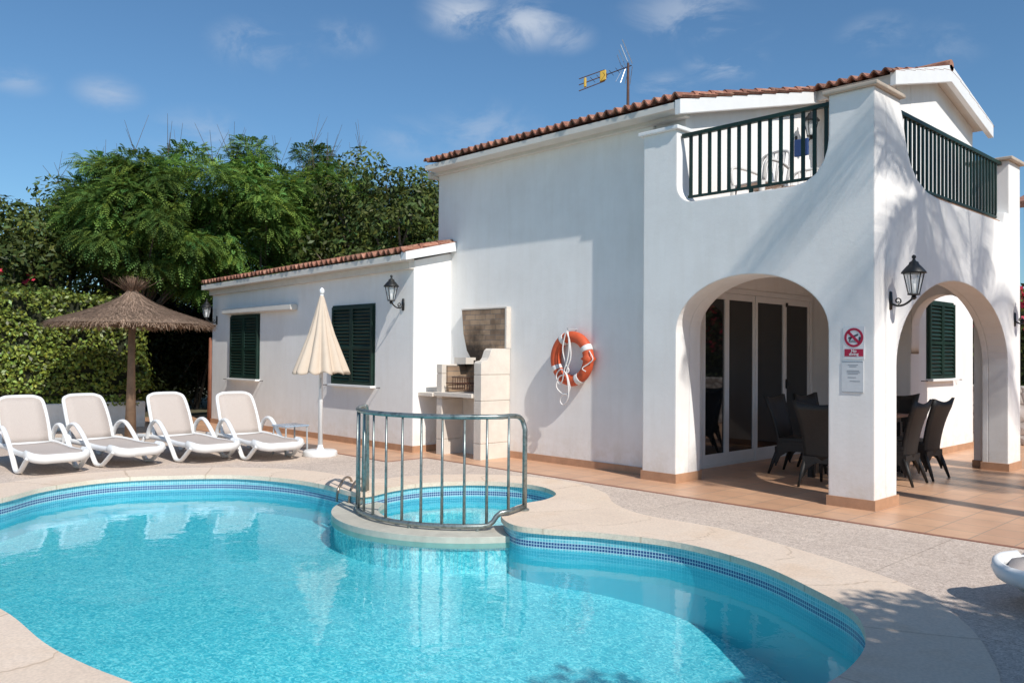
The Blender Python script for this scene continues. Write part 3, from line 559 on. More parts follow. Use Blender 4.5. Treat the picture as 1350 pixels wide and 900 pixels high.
def doors():
    X = -6.08; b = MB(); b.box((X, 9.14, 0), (X+.03, 9.2, 2.36)); b.box((X, 12.10, 0), (X+.03, 12.17, 2.36)); b.box((X, 9.2, 2.29), (X+.03, 12.10, 2.36)); b.box((X, 9.2, 0), (X+.035, 12.10, .03))
    f = b.build('sliding_door', M_WHITE, H, bevel=.004)
    for k, (a, c) in enumerate(((9.205, 9.78), (9.785, 10.5), (10.505, 11.33), (11.335, 12.095))):
        p = .018 if k % 2 else .028; b = MB(); s = .055
        b.box((X, a, .032), (X+p, a+s, 2.287)); b.box((X, c-s, .032), (X+p, c, 2.287)); b.box((X, a+s, .032), (X+p, c-s, .17)); b.box((X, a+s, 2.2), (X+p, c-s, 2.287)); d = b.build('door_panel', M_WHITE, f)
        MB().box((X, a+s, .17), (X+.006, c-s, 2.2)).build('glass_pane', MATS['door_glass'], d)
    MB().obox((X+.04, 11.36, 2.2), (.012, 0, 0), (0, .012, 0), (0, 0, .03)).obox((X+.04, 11.36, 1.05), (.012, 0, 0), (0, .012, 0), (0, 0, .07)).each('handle', M_IRON, f)
doors()
def railing(p0, p1, zb, zt, nb, drop, name='balcony_railing'):
    p0, p1 = Vector(p0), Vector(p1); u = (p1-p0).normalized(); n = Vector((u.y, -u.x, 0)); z = Vector((0, 0, 1)); L = (p1-p0).length; m = (p0+p1)/2
    b = MB(); b.obox(m+z*zt, u*L/2, n*.028, z*.022); r = b.build(name, M_GREEN, H, bevel=.004)
    MB().obox(m+z*zb, u*(L/2-drop), n*.018, z*.013).build('bottom_rail', M_GREEN, r)
    for i in range(nb):
        q = drop+.03+(L-2*drop-.06)*i/(nb-1); MB().obox(p0+u*q+z*(zb+zt)/2, u*.018, n*.011, z*((zt-zb)/2-.005)).build('baluster', M_GREEN, r)
    for q in (.48,): MB().obox(p0+u*L*q+z*(zb-.045), u*.02, n*.014, z*.035).build('foot', M_GREEN, r)
railing((-5.56, 8.03, 0), (-3.74, 8.03, 0), 3.255, 3.965, 14, .08)
railing((-3.43, 8.56, 0), (-3.43, 12.0, 0), 3.245, 3.955, 28, .12)
# awning cassette on the wing
MB().box((-16.0, 7.33, 2.20), (-13.25, 7.465, 2.31)).build('awning_box', M_TRIM, H, bevel=.02)
# reddish downpipe at the wing's left end
MB().tube([(-16.80, 7.50, 0), (-16.80, 7.50, 1.75)], .055, 10).build('downpipe', M_PIPE, H, smooth=True)

# ------------------------------------------------------------------ lanterns
def lantern():
    r = thing('wall_lantern', (0, 0, 0), 'x', 'wall lamp', 'black wall lanterns')     # wall at local x=0, sticks out +x
    b = MB(); prof = [(.0, -.1), (.028, -.09), (.035, 0), (.028, .09), (0, .1)]
    pts = []; b.lathe([(max(.001, p[0]), p[1]) for p in prof], (.0, 0, 0), 14); b.v = [(v[0]*.55, v[1], v[2]) for v in b.v]; b.build('backplate', M_IRON, r, False, True)
    b = MB(); b.tube(spline([(0, 0, -.02), (.06, 0, -.055), (.13, 0, -.05), (.19, 0, -.015), (.235, 0, .03)], 5, False), .011, 8)
    sp = [(.075+.035*(1-t*.6)*math.cos(R(-90+420*t)), 0, -.005+.035*(1-t*.6)*math.sin(R(-90+420*t))) for t in [i/20 for i in range(21)]]; b.tube(sp, .007, 6); b.build('arm', M_IRON, r, False, True)
    cx = .235; b = MB(); n = 6
    def hexr(rad, z, k): a = R(30+60*k); return Vector((cx+rad*math.cos(a), rad*math.sin(a), z))
    for k in range(n): b.tube([hexr(.052, .06, k), hexr(.098, .275, k)], .006, 5)
    for (rad, z) in ((.054, .055), (.102, .275)): b.tube([hexr(rad, z, k) for k in range(n)], .009, 6, closed=True)
    b.lathe([(.012, .0), (.03, .02), (.02, .04), (.05, .055)], (cx, 0, 0), 12); b.build('frame', M_IRON, r, False)
    b = MB(); v = [hexr(.046, .062, k) for k in range(n)]+[hexr(.092, .272, k) for k in range(n)]; b.add(v, [(k, (k+1) % n, n+(k+1) % n, n+k) for k in range(n)]); b.build('glass', MATS['lantern_glass'], r, False)
    MB().lathe([(.018, .06), (.02, .15), (.012, .17), (.001, .18)], (cx, 0, 0), 10).build('bulb', M_WHITE, r, False, True)
    MB().lathe([(.125, .272), (.118, .29), (.075, .34), (.05, .365), (.045, .385), (.02, .40), (.012, .42), (.022, .435), (.02, .45), (.001, .465)], (cx, 0, 0), 12).build('roof_cap', M_IRON, r, False, True)
    return r
ln = lantern(); ln.scale = (.93,)*3
place(ln, (-3.327, 8.30, 2.0), 0, 'black lantern beside the tall arch on the corner pillar right of the no diving sign')
place(copy_tree(ln), (-3.327, 12.26, 1.95), 0, 'black lantern cut by the right edge of the photo, on the far portico pillar')
place(copy_tree(ln), (-10.14, 7.467, 2.18), R(-90), 'black lantern right of the green shutters on the low wing')
place(copy_tree(ln), (-16.5, 7.467, 2.10), R(-90), 'black lantern at the far left end of the wing next to the thatched parasol')
place(copy_tree(ln), (-5.638, 10.85, 4.42), 0, 'greenish lantern up on the balcony wall seen through the railing')

# ------------------------------------------------------------------ signs
t = thing('pool_sign', (-3.52, 7.925, 1.575), 'white sign with red no diving symbol and red band on the corner pillar', 'sign')
MB().box((-3.625, 7.922, 1.43), (-3.42, 7.928, 1.74)).build('board', M_SIGN, t)
b = MB(); cx, cz = -3.522, 1.635; b.prism([(cx+.092*math.cos(2*PI*i/40), cz+.092*math.sin(2*PI*i/40)) for i in range(40)], 'y', 7.9185, 7.9215, [[(cx+.070*math.cos(2*PI*i/40), cz+.070*math.sin(2*PI*i/40)) for i in range(40)]]); b.obox((cx, 7.9195, cz), (.052, 0, -.052), (0, .001, 0), (.009, 0, .009)); b.build('prohibition_ring', M_RED, t)
b = MB(); b.obox((cx-.005, 7.9205, cz+.01), (.046, 0, .018), (0, .001, 0), (-.003, 0, .008)); b.obox((cx-.03, 7.9205, cz-.012), (.016, 0, .022), (0, .001, 0), (.004, 0, -.003)); b.obox((cx+.058, 7.9205, cz-.02), (.010, 0, 0), (0, .001, 0), (0, 0, .026))
b.obox((cx-.01, 7.9205, cz-.042), (.038, 0, 0), (0, .001, 0), (0, 0, .002)); b.obox((cx-.005, 7.9205, cz-.03), (.034, 0, 0), (0, .001, 0), (0, 0, .002)); b.build('diver_symbol', M_INK, t)
MB().box((-3.612, 7.9195, 1.455), (-3.43, 7.9215, 1.525)).build('red_band', M_RED, t)
def text(s, size, loc, par, m, rot=(R(90), 0, 0)):
    cu = bpy.data.curves.new('lettering', 'FONT'); cu.body = s; cu.size = size; cu.align_x = 'CENTER'; cu.extrude = .0006; cu.offset = size*.02
    o = bpy.data.objects.new('lettering', cu); COL.objects.link(o); dg = bpy.context.evaluated_depsgraph_get(); me = bpy.data.meshes.new_from_object(o.evaluated_get(dg)); bpy.data.objects.remove(o)
    o = bpy.data.objects.new('lettering', me); COL.objects.link(o); me.materials.clear(); me.materials.append(m); o.parent = par; o.rotation_euler = rot; o.location = Vector(loc)-par.location; return o
text('No', .04, (-3.521, 7.9185, 1.494), t, M_SIGN); text('diving', .04, (-3.521, 7.9185, 1.464), t, M_SIGN)
t = thing('pool_notice', (-3.535, 7.925, 1.26), 'pale framed notice with small grey lines below the no diving sign', 'notice')
MB().box((-3.64, 7.923, 1.11), (-3.43, 7.929, 1.405)).build('sheet', M_PAPER, t)
b = MB(); 
for (z, w, x) in ((1.37, .05, -3.53), (1.355, .035, -3.53), (1.315, .06, -3.53), (1.30, .065, -3.525), (1.285, .05, -3.53), (1.25, .04, -3.54), (1.215, .05, -3.51)): b.box((x-w, 7.9215, z), (x+w, 7.9225, z+.005))
b.box((-3.64, 7.9215, 1.11), (-3.43, 7.9225, 1.115)); b.box((-3.64, 7.9215, 1.40), (-3.43, 7.9225, 1.405)); b.build('print', mat('faint_ink', (.25, .27, .3), .6), t)

# ------------------------------------------------------------------ lifebuoy
def lifebuoy():
    C = Vector((-7.30, 8.08, 1.40)); t = thing('lifebuoy', C, 'orange lifebuoy with white bands and tangled white rope hanging on the wall', 'lifebuoy')
    RM, rm = .285, .072
    def ring(a0, a1, r, m, nm):
        n = max(4, int((a1-a0)/6)); P = [C+Vector((RM*math.cos(R(a0+(a1-a0)*i/n)), 0, RM*math.sin(R(a0+(a1-a0)*i/n)))) for i in range(n+1)]; MB().tube(P, r, 14).build(nm, m, t, smooth=True)
    P = [C+Vector((RM*math.cos(R(6*i)), 0, RM*math.sin(R(6*i)))) for i in range(60)]; MB().tube(P, rm, 14, closed=True).build('ring', M_ORANGE, t, smooth=True)
    for a in (20, 112, 200, 290): ring(a, a+13, rm+.004, M_ROPE, 'band')
    b = MB(); pts = [(.0, -.09, .36), (-.03, -.1, .30), (-.07, -.1, .12), (-.02, -.1, -.05), (.03, -.09, -.15), (-.02, -.1, -.20), (-.13, -.1, -.24), (-.18, -.1, -.36), (-.12, -.08, -.44), (-.02, -.07, -.46), (.04, -.08, -.38), (.02, -.09, -.26), (.0, -.1, -.16), (.07, -.1, .02), (.05, -.1, .22), (.0, -.1, .34)]
    b.tube([C+p for p in spline(pts, 6, False)], .009, 6)
    pts = [(.01, -.09, .35), (.05, -.11, .15), (.02, -.11, -.02), (-.03, -.11, -.14), (-.07, -.1, -.28), (-.14, -.09, -.33), (-.19, -.09, -.22), (-.1, -.1, -.14), (.0, -.11, -.2), (.03, -.1, -.35), (.02, -.09, -.5), (-.07, -.08, -.60), (-.13, -.08, -.55), (-.08, -.09, -.47), (.02, -.09, -.46)]
    b.tube([C+p for p in spline(pts, 6, False)], .009, 6)
    pts = [(.34, -.05, .1), (.40, -.05, .0), (.34, -.06, -.06), (.26, -.09, -.12), (.31, -.08, -.16)]; b.tube([C+p for p in spline(pts, 6, False)], .007, 6); b.build('rope', M_ROPE, t, smooth=True)
    MB().tube([(-7.30, 8.17, 1.78), (-7.30, 8.0, 1.77), (-7.30, 7.99, 1.80)], .008, 6).build('hook', M_GREY, t)
lifebuoy()

# ------------------------------------------------------------------ barbecue
def barbecue():
    t = thing('barbecue', (-9.0, 7.9, 0), 'stone and fire brick garden barbecue built against the white wall', 'barbecue')
    side = [(7.62, 0), (8.165, 0), (8.165, 1.53), (7.84, 1.53), (7.80, 1.50), (7.76, 1.40), (7.72, 1.36), (7.64, 1.35), (7.62, 1.32)]
    for (x0, x1) in ((-8.70, -8.55), (-9.52, -9.40)):
        b = MB(); prev = 0
        lay = [(0, .215), (.225, .80), (.81, 1.16)]
        for (a, c) in lay: b.box((x0, 7.62, a), (x1, 8.165, c))
        for a in (.215, .80, 1.16): b.box((x0+.006, 7.626, a), (x1-.006, 8.16, a+.01))
        if x0 > -9: b.prism([(7.62, 1.17), (8.165, 1.17)]+side[2:], 'x', x0, x1)
        else: b.box((x0, 7.62, 1.17), (x1, 8.165, 1.30))
        b.build('side_panel', M_STONE, t, bevel=.008)
    MB().box((-9.398, 8.02, 0), (-8.702, 8.16, .84)).build('back_panel', M_STONE, t)
    MB().box((-9.54, 7.585, .84), (-8.71, 8.02, .90)).build('hearth_slab', M_STONE, t, bevel=.006)
    MB().box((-9.396, 8.05, .905), (-8.704, 8.16, 1.36)).box((-9.396, 7.7, .905), (-9.36, 8.05, 1.28)).box((-8.74, 7.7, .905), (-8.704, 8.05, 1.28)).build('fire_box', MATS['fire_brick'], t)
    MB().prism([(-9.02, 1.34), (-8.60, 1.45), (-8.58, 1.53), (-8.58, 2.10), (-9.52, 2.10), (-9.48, 1.75), (-9.40, 1.50), (-9.3, 1.38), (-9.2, 1.34)], 'y', 8.09, 8.168).build('flue_panel', MATS['fire_brick'], t)
    MB().box((-8.578, 8.085, 1.535), (-8.545, 8.168, 2.10)).box((-9.53, 8.085, 2.102), (-8.545, 8.168, 2.12)).each('flue_trim', M_STONE, t)
    b = MB()
    for i in range(12): x = -9.33+i*.052; b.tube([(x, 7.66, 1.03), (x, 8.0, 1.03)], .006, 5)
    for y in (7.66, 8.0): b.tube([(-9.35, y, 1.03), (-8.73, y, 1.03)], .008, 5)
    for i in range(9): x = -9.2+i*.052; b.tube([(x, 7.66, .95), (x, 7.66, 1.12)], .005, 5)
    for z in (.95, 1.12): b.tube([(-9.22, 7.66, z), (-8.76, 7.66, z)], .007, 5)
    b.build('grill', mat('rusty_grill', (.10, .045, .03), .6, metal=.4), t)
    MB().box((-9.876, 7.56, .83), (-9.545, 8.165, .885)).build('counter', M_STONE, t, bevel=.006)
    MB().box((-9.46, 7.9, 1.305), (-9.2, 8.1, 1.40)).build('chimney_lip', M_STONE, t)
barbecue()

# ------------------------------------------------------------------ curved pool fence
def pool_fence():
    cx, cy = SC; rr = 1.14; z0 = -.13; t = thing('pool_fence', (cx, cy-rr, z0), 'curved steel tube fence with vertical bars on the divider of the small round pool', 'fence')
    A = lambda a, z, r=rr: Vector((cx+r*math.cos(R(a)), cy+r*math.sin(R(a)), z))
    a0, a1 = 216, 352
    zt, zb = .895, -.06
    e2 = Vector((-5.52, 5.40, 0)); ex, ey = e2.x+.02, e2.y+.05; L0 = A(333, zt)
    top = [L0]+[Vector(p) for p in spline([tuple(L0.lerp(Vector((ex, ey, zt)), .35)), tuple(L0.lerp(Vector((ex, ey, zt)), .68)+Vector((0, 0, -.012))), (ex-.02, ey-.015, zt-.055), (ex, ey, zt-.14)], 4, False)]+[Vector((ex, ey, .012))]
    MB().tube([A(a0, -.13)]+[A(a0, .84), A(a0+.5, zt-.015), A(a0+2, zt)]+[A(a0+4+(333-a0-4)*i/30, zt) for i in range(30)]+top, .0225, 10).build('frame_tube', MATS['worn_steel'], t, smooth=True)
    bot = [A(a0, zb)]+[A(a0+(324-a0)*i/26, zb-.01) for i in range(27)]+[A(327, -.06), A(329, -.03), A(330.5, .015), A(332.5, .045), A(336, .052), Vector((e2.x+.02, e2.y+.03, .05))]
    MB().tube(bot, .0225, 10).build('bottom_tube', MATS['worn_steel'], t, smooth=True)
    MB().tube([A(a0-3.5, -.13), A(a0-3.5, .84), A(a0-2, .9), A(a0+1, .9)], .02, 8).build('post', MATS['worn_steel'], t, smooth=True)
    n = 12
    for i in range(n):
        a = a0+10+(336-a0-10)*i/(n-1); zbb = zb-.01 if a < 330 else .05
        MB().tube([A(a, zbb), A(a, zt)], .010, 8).build('bar', MATS['worn_steel'], t, smooth=True)
    for a in (250, 290, 322): MB().tube([A(a, -.11), A(a, -.06)], .013, 8).build('foot', MATS['worn_steel'], t)
    MB().lathe([(.045, 0), (.045, .015), (.03, .022)], (e2.x+.02, e2.y+.05, .012), 16).build('foot', MATS['worn_steel'], t)
pool_fence()

# ------------------------------------------------------------------ sun loungers; local origin = foot of the right (-y) V leg projected to the centre line
def lounger():
    r = thing('sun_lounger', (0, 0, 0), 'x', 'sun lounger', 'white sun loungers with taupe sling around the pool'); w = .33
    P = M_PLASTIC
    for s in (-1, 1):
        y = s*w; inn = s*(w-.03)
        arm = spline([(-.92, y, .24), (-.86, y, .38), (-.74, y, .485), (-.60, y, .50), (-.46, y, .42), (-.30, y, .28), (-.17, y, .14), (-.08, y, .045), (.0, y, .026), (.09, y, .04), (.19, y, .105), (.28, y, .17), (.36, y, .215)], 5, False)
        MB().tube(arm, [.03]*len(arm), 10, flat=(1.05, .78)).build('arm_leg', P, r, False, True)
        rail = spline([(-1.32, inn, .25), (-.9, inn, .27), (-.5, inn, .265), (-.1, inn, .235), (.2, inn, .235), (.36, inn, .245)], 4, False); MB().tube(rail, .03, 8, flat=(.8, 1.15)).build('side_rail', P, r, False, True)
        bl = spline([(-1.30, inn, .25), (-1.34, y, .12), (-1.28, y, .03), (-1.20, y, .03), (-1.12, y, .12), (-1.06, inn, .26)], 4, False); MB().tube(bl, .024, 8).build('rear_leg', P, r, False, True)
    # rounded foot end rim
    foot = [(.20, -w+.02, .24), (.33, -w+.01, .235), (.40, -w+.05, .215), (.44, -w+.14, .20), (.455, -.1, .20), (.455, .1, .20), (.44, w-.14, .20), (.40, w-.05, .215), (.33, w-.01, .235), (.20, w-.02, .24)]
    MB().tube(spline(foot, 4, False), .034, 8, flat=(1.0, 1.7)).build('foot_rim', P, r, False, True)
    # seat sling
    prof = [(-.84, .275), (-.6, .285), (-.35, .275), (-.1, .26), (.12, .262), (.28, .262), (.38, .245), (.43, .222)]
    b = MB(); vs = []; ny = 7
    for (x, z) in prof:
        for j in range(ny): y = (-1+2*j/(ny-1)); ww = w-.045 if x < .35 else w-.1; vs.append((x, y*ww, z-.012*(1-y*y)))
    b.add(vs, [(i*ny+j, i*ny+j+1, (i+1)*ny+j+1, (i+1)*ny+j) for i in range(len(prof)-1) for j in range(ny-1)]); o = b.build('seat_sling', MATS['sling_fabric'], r, False, True); o.modifiers.new('t', 'SOLIDIFY').thickness = .008
    # backrest
    hx, hz = -.82, .28; tx, tz = -1.11, .845; wb = .285
    def bp(u, v): 
        bow = .03*math.sin(PI*v); return Vector((hx+(tx-hx)*v+bow*.8, u, hz+(tz-hz)*v+bow*.3))
    fr = [bp(-wb-.0, 0), bp(-wb, .3), bp(-wb+.01, .7), bp(-wb+.03, .92), bp(-wb+.09, .99), bp(-.12, 1.015), bp(.12, 1.015), bp(wb-.09, .99), bp(wb-.03, .92), bp(wb-.01, .7), bp(wb, .3), bp(wb, 0)]
    MB().tube(spline(fr, 4, False), .024, 8).build('back_frame', P, r, False, True)
    b = MB(); vs = []; nv = 9
    for i in range(nv):
        v = i/(nv-1)*.985
        for j in range(5): y = -1+2*j/4; ww = (wb-.01) if v < .85 else wb-.05*(v-.85)/.135*1.1; q = bp(y*ww, v); vs.append(q)
    b.add(vs, [(i*5+j, i*5+j+1, (i+1)*5+j+1, (i+1)*5+j) for i in range(nv-1) for j in range(4)]); o = b.build('back_sling', MATS['sling_fabric'], r, False, True); o.modifiers.new('t', 'SOLIDIFY').thickness = .008
    b = MB(); b.tube([(hx, -w+.02, hz-.01), (hx, w-.02, hz-.01)], .02, 8); b.tube([(-1.15, -w+.03, .26), (-1.15, w-.03, .26)], .02, 8); b.tube([(0, -w+.03, .215), (0, w-.03, .215)], .018, 8); b.each('cross_bar', P, r, world=False, smooth=True)
    MB().tube([(-1.0, -.2, .62), (-1.16, -.2, .27)], .012, 6).tube([(-1.0, .2, .62), (-1.16, .2, .27)], .012, 6).each('back_strut', P, r, world=False, smooth=True)
    return r
LW = lounger(); first = True
for (x, y, a, lab) in ((-11.14, 2.64, 3, 'white sun lounger cut by the left edge, leftmost of the four poolside loungers'),
                       (-11.15, 3.54, 10, 'second sun lounger from the left, just left of the thatched parasol post'),
                       (-10.98, 4.47, 4, 'third sun lounger from the left, just right of the thatched parasol post'),
                       (-10.62, 5.22, -1, 'rightmost of the four poolside loungers, beside the small grey table')):
    o = LW if first else copy_tree(LW); first = False; a = R(a)
    place(o, (x-math.sin(a)*.33, y+math.cos(a)*.33, .001), a, lab)
place(copy_tree(LW), (-1.17, 5.76, .001), R(248), 'sun lounger cut by the right edge, only its white foot end showing')

# ------------------------------------------------------------------ side table
t = thing('side_table', (-10.85, 6.02, 0), 'small bluish grey low table beside the white umbrella base', 'side table')
cx, cy = -10.85, 6.02
MB().box((cx-.2, cy-.19, .40), (cx+.2, cy+.19, .425)).build('table_top', MATS['clear_glass'], t, bevel=.01)
for (a, c) in ((-1, -1), (1, -1), (-1, 1), (1, 1)): MB().tube([(cx+a*.18, cy+c*.17, 0), (cx+a*.175, cy+c*.165, .40)], .011, 8).build('leg', M_GREY, t)

# ------------------------------------------------------------------ closed cream umbrella
def umbrella():
    c = Vector((-10.40, 6.24, 0)); t = thing('closed_umbrella', c, 'closed cream umbrella on a white pole and round white base', 'umbrella')
    MB().lathe([(.235, 0), (.24, .02), (.235, .07), (.21, .085), (.06, .09), (.04, .13), (.035, .16)], c, 36).build('base', M_PLASTIC, t, smooth=True, bevel=.005)
    MB().tube([c+Vector((0, 0, .1)), c+Vector((0, 0, 2.32))], .024, 10).build('pole', M_WHITE, t, smooth=True)
    n = 128; prof = [(.012, 2.29), (.04, 2.22), (.10, 1.98), (.17, 1.72), (.26, 1.44), (.345, 1.20), (.355, 1.165)]
    rr = random.Random(5); ph = [rr.uniform(-.25, .25) for _ in range(17)]
    def wob(u, z):
        k = (2.3-z)/1.1; q = u*11; i = int(q) % 11; return 1+((.26+ph[i]*.25)*abs(math.sin(PI*q))-.13)*min(1, k*1.3)
    b = MB(); b.lathe(prof[::-1], c, n, wob); b.f = [f for f in b.f if len(f) == 4]
    b.v = [(v[0]+.0, v[1], v[2]+(.018*math.sin(math.atan2(v[1]-c.y, v[0]-c.x)*11) if v[2] < 1.3 else 0)) for v in b.v]
    o = b.build('canopy', M_CANVAS, t, smooth=True); o.modifiers.new('t', 'SOLIDIFY').thickness = .006
    MB().lathe([(.022, 2.27), (.036, 2.31), (.036, 2.34), (.015, 2.37), (.001, 2.375)], c, 14).build('finial', M_PLASTIC, t, smooth=True)
    MB().tube([c+Vector((.03, -.02, 1.1)), c+Vector((.05, -.03, 1.0)), c+Vector((.03, -.03, .95))], .006, 5).build('crank', M_GREY, t)
umbrella()

# ------------------------------------------------------------------ thatched parasol
def parasol():
    c = Vector((-14.75, 5.18, 0)); t = thing('thatched_parasol', c, 'wide brown straw parasol on a wooden post in front of the hedge', 'parasol')
    MB().tube([c, c+Vector((0, 0, 1.2)), c+Vector((0, 0, 2.15))], [.066, .06, .055], 12).build('post', M_WOOD, t, smooth=True)
    n = 48; prof = [(1.31, 1.90), (1.34, 1.92), (1.1, 2.00), (.75, 2.11), (.45, 2.22), (.25, 2.33), (.12, 2.44), (.07, 2.52)]
    rr = random.Random(2); b = MB(); b.lathe(prof, c, n, lambda u, z: 1+.012*math.sin(u*40)+.01*math.sin(u*2*PI*7)); b.f = [f for f in b.f if len(f) == 4]
    o = b.build('thatch_roof', MATS['thatch'], t, smooth=True, tint=[(.8, .8, .8, 1)]*len(b.v)); m = o.modifiers.new('t', 'SOLIDIFY'); m.thickness = .05
    # loose straw laid over the cone and a tuft on the crown
    N = 9000; u = RNG.random(N); a = RNG.random(N)*2*PI; r0 = .08+1.23*np.sqrt(u); pr = np.array(prof[1:])[::-1]; zz = np.interp(r0, pr[:, 0], pr[:, 1])+RNG.random(N)*.02
    L = .10+.16*RNG.random(N); r1 = r0+L*.95; a1 = a+RNG.normal(0, .05, N); z1 = np.interp(np.minimum(r1, 1.34), pr[:, 0], pr[:, 1])+RNG.random(N)*.03-.0-np.maximum(r1-1.31, 0)*.6
    cc = np.array(c); p0 = np.stack([r0*np.cos(a), r0*np.sin(a), zz], 1)+cc; r1 = np.minimum(r1, 1.31+.09*RNG.random(N)); p1 = np.stack([r1*np.cos(a1), r1*np.sin(a1), z1], 1)+cc
    sd = np.stack([-np.sin(a), np.cos(a), np.zeros(N)], 1)*.006; V = np.stack([p0-sd, p0+sd, p1+sd*.5, p1-sd*.5], 1); g = .6+.9*RNG.random(N); quads('loose_straw', V, MATS['thatch'], t, np.stack([g, g*.97, g*.93], 1))['kind'] = 'stuff'
    N = 700; a = RNG.random(N)*2*PI; s_ = RNG.random(N)*.05; lean = RNG.normal(0, .5, N); L = .10+.22*RNG.random(N)**1.5; base = np.stack([s_*np.cos(a), s_*np.sin(a), np.full(N, 2.42)], 1)+cc
    tip = base+np.stack([np.abs(lean)*np.cos(a)*L*1.4, np.abs(lean)*np.sin(a)*L*1.4, L], 1); sd = np.stack([-np.sin(a), np.cos(a), np.zeros(N)], 1)*.007
    V = np.stack([base-sd, base+sd, tip+sd*.4, tip-sd*.4], 1); g = .5+.8*RNG.random(N); quads('straw_tuft', V, MATS['thatch'], t, np.stack([g, g*.9, g*.85], 1))['kind'] = 'stuff'
parasol()

# ------------------------------------------------------------------ dining set under the portico
def wicker_chair():
    r = thing('wicker_chair', (0, 0, 0), 'x', 'chair', 'dark wicker dining chairs around the portico table')    # back at -y, faces +y
    W = MATS['wicker']
    b = MB(); v = []; nx, nz = 9, 10
    for k in range(2):
        for i in range(nz):
            s = i/(nz-1); z = .30+.62*s; hw = .215+.03*s+.045*s**3; yb = -.22-.02*s-.12*s*s
            for j in range(nx):
                u = -1+2*j/(nx-1); zz = z+(.045*u*u if i == nz-1 else 0); v.append((u*hw, yb+.03*(u*u)*(1-s*.3)-(.0 if k else .035), zz))
    f = []; n0 = nx*nz
    for i in range(nz-1):
        for j in range(nx-1): a = i*nx+j; f += [(a, a+1, a+nx+1, a+nx), (n0+a, n0+a+nx, n0+a+nx+1, n0+a+1)]
    for j in range(nx-1): a = (nz-1)*nx+j; f += [(a, a+1, n0+a+1, n0+a), (j, n0+j, n0+j+1, j+1)]
    for i in range(nz-1): a = i*nx; f += [(a, a+nx, n0+a+nx, n0+a), (a+nx-1, n0+a+nx-1, n0+a+2*nx-1, a+2*nx-1)]
    b.add(v, f); b.build('backrest', W, r, False, True)
    MB().prism([(-.225, .40), (.23, .42), (.24, .46), (-.22, .45)], 'x', -.225, .225).build('seat', W, r, False, bevel=.015)
    # wicker skirt with arched lower edge
    for (x0, x1) in ((-.225, -.205), (.205, .225)): MB().prism([(-.235, .12), (-.19, .22), (-.08, .29), (.08, .29), (.19, .22), (.225, .1), (.235, .10), (.225, .415), (-.225, .40)], 'x', x0, x1).build('side_apron', W, r, False)
    MB().prism([(-.225, .10), (-.17, .20), (-.08, .27), (.08, .27), (.17, .20), (.225, .10), (.225, .34), (-.225, .34)], 'y', -.255, -.232).build('back_apron', W, r, False)
    MB().prism([(-.225, .10), (-.17, .26), (-.08, .31), (.08, .31), (.17, .26), (.225, .10), (.225, .41), (-.225, .41)], 'y', .205, .228).build('front_apron', W, r, False)
    for (x, y, tx, ty) in ((-.205, -.225, -.235, -.33), (.205, -.225, .235, -.33), (-.2, .2, -.205, .22), (.2, .2, .205, .22)): MB().tube([(x, y, .30), ((x+tx)/2, (y+ty)/2-.005, .14), (tx, ty, 0)], [.026, .022, .014], 8).build('leg', W, r, False, True)
    return r
CH = wicker_chair()
for i, (x, y, a, lab) in enumerate(((-3.98, 9.92, 92, 'wicker chair with its back turned right, nearer of the two beside the tall arch'),
                                    (-3.98, 10.6, 88, 'wicker chair with flared back, second one behind the nearest chair in the tall arch'),
                                    (-4.30, 9.10, 3, 'wicker chair seen from behind, left of the corner pillar at the table end'),
                                    (-4.98, 9.75, -84, 'wicker chair seen side on in front of the glass door, farthest left at the table'),
                                    (-5.0, 10.55, -92, 'wicker chair on the door side of the table, second from the near end'),
                                    (-4.6, 11.35, 180, 'dark wicker chair at the far end of the table, against the beige wall'))):
    place(CH if i == 0 else copy_tree(CH), (x, y, .003), R(a), lab)
t = thing('dining_table', (-4.6, 10.25, 0), 'brown dining table between the dark wicker chairs', 'table')
MB().box((-4.86, 9.5, .70), (-4.16, 11.0, .735)).build('table_top', M_TABLE, t, bevel=.008); MB().box((-4.80, 9.57, .63), (-4.25, 10.93, .699)).build('apron', MATS['wicker'], t)
for (a, c) in ((-4.78, 9.6), (-4.27, 9.6), (-4.78, 10.9), (-4.27, 10.9)): MB().box((a-.035, c-.035, 0), (a+.035, c+.035, .63)).build('leg', MATS['wicker'], t)

# ------------------------------------------------------------------ balcony furniture
def plastic_chair():
    r = thing('plastic_chair', (0, 0, 0), 'x', 'chair', 'white plastic chairs on the balcony'); P = mat('aged_plastic', (.62, .60, .57), .45)
    MB().box((-.22, -.22, .41), (.22, .22, .435)).build('seat', P, r, False, bevel=.01)
    for (x, y) in ((-.2, -.2), (.2, -.2), (-.2, .2), (.2, .2)): MB().tube([(x, y, .42), (x*1.15, y*1.15, 0)], [.028, .02], 8).build('leg', P, r, False, True)
    b = MB(); b.tube(spline([(-.21, -.21, .42), (-.215, -.27, .7), (-.15, -.30, .84), (.15, -.30, .84), (.215, -.27, .7), (.21, -.21, .42)], 5, False), .018, 8)
    for x in (-.12, -.04, .04, .12): b.tube([(x, -.22, .43), (x, -.30, .84)], .016, 6)
    b.build('backrest', P, r, False, True); b = MB()
    for s in (-1, 1): b.tube(spline([(s*.215, -.25, .62), (s*.25, -.05, .66), (s*.25, .18, .64), (s*.22, .2, .43)], 4, False), .018, 6)
    b.build('armrest', P, r, False, True); return r
PC = plastic_chair()
place(PC, (-5.0, 8.75, 3.0), R(170), 'grey white plastic chair behind the left balcony railing, under its middle')
place(copy_tree(PC), (-5.1, 9.9, 3.0), R(185), 'plastic chair behind the left balcony railing, nearer the corner pier')
t = thing('balcony_table', (-4.3, 9.6, 3.0), 'small dark table on the balcony, glimpsed through the right railing', 'table')
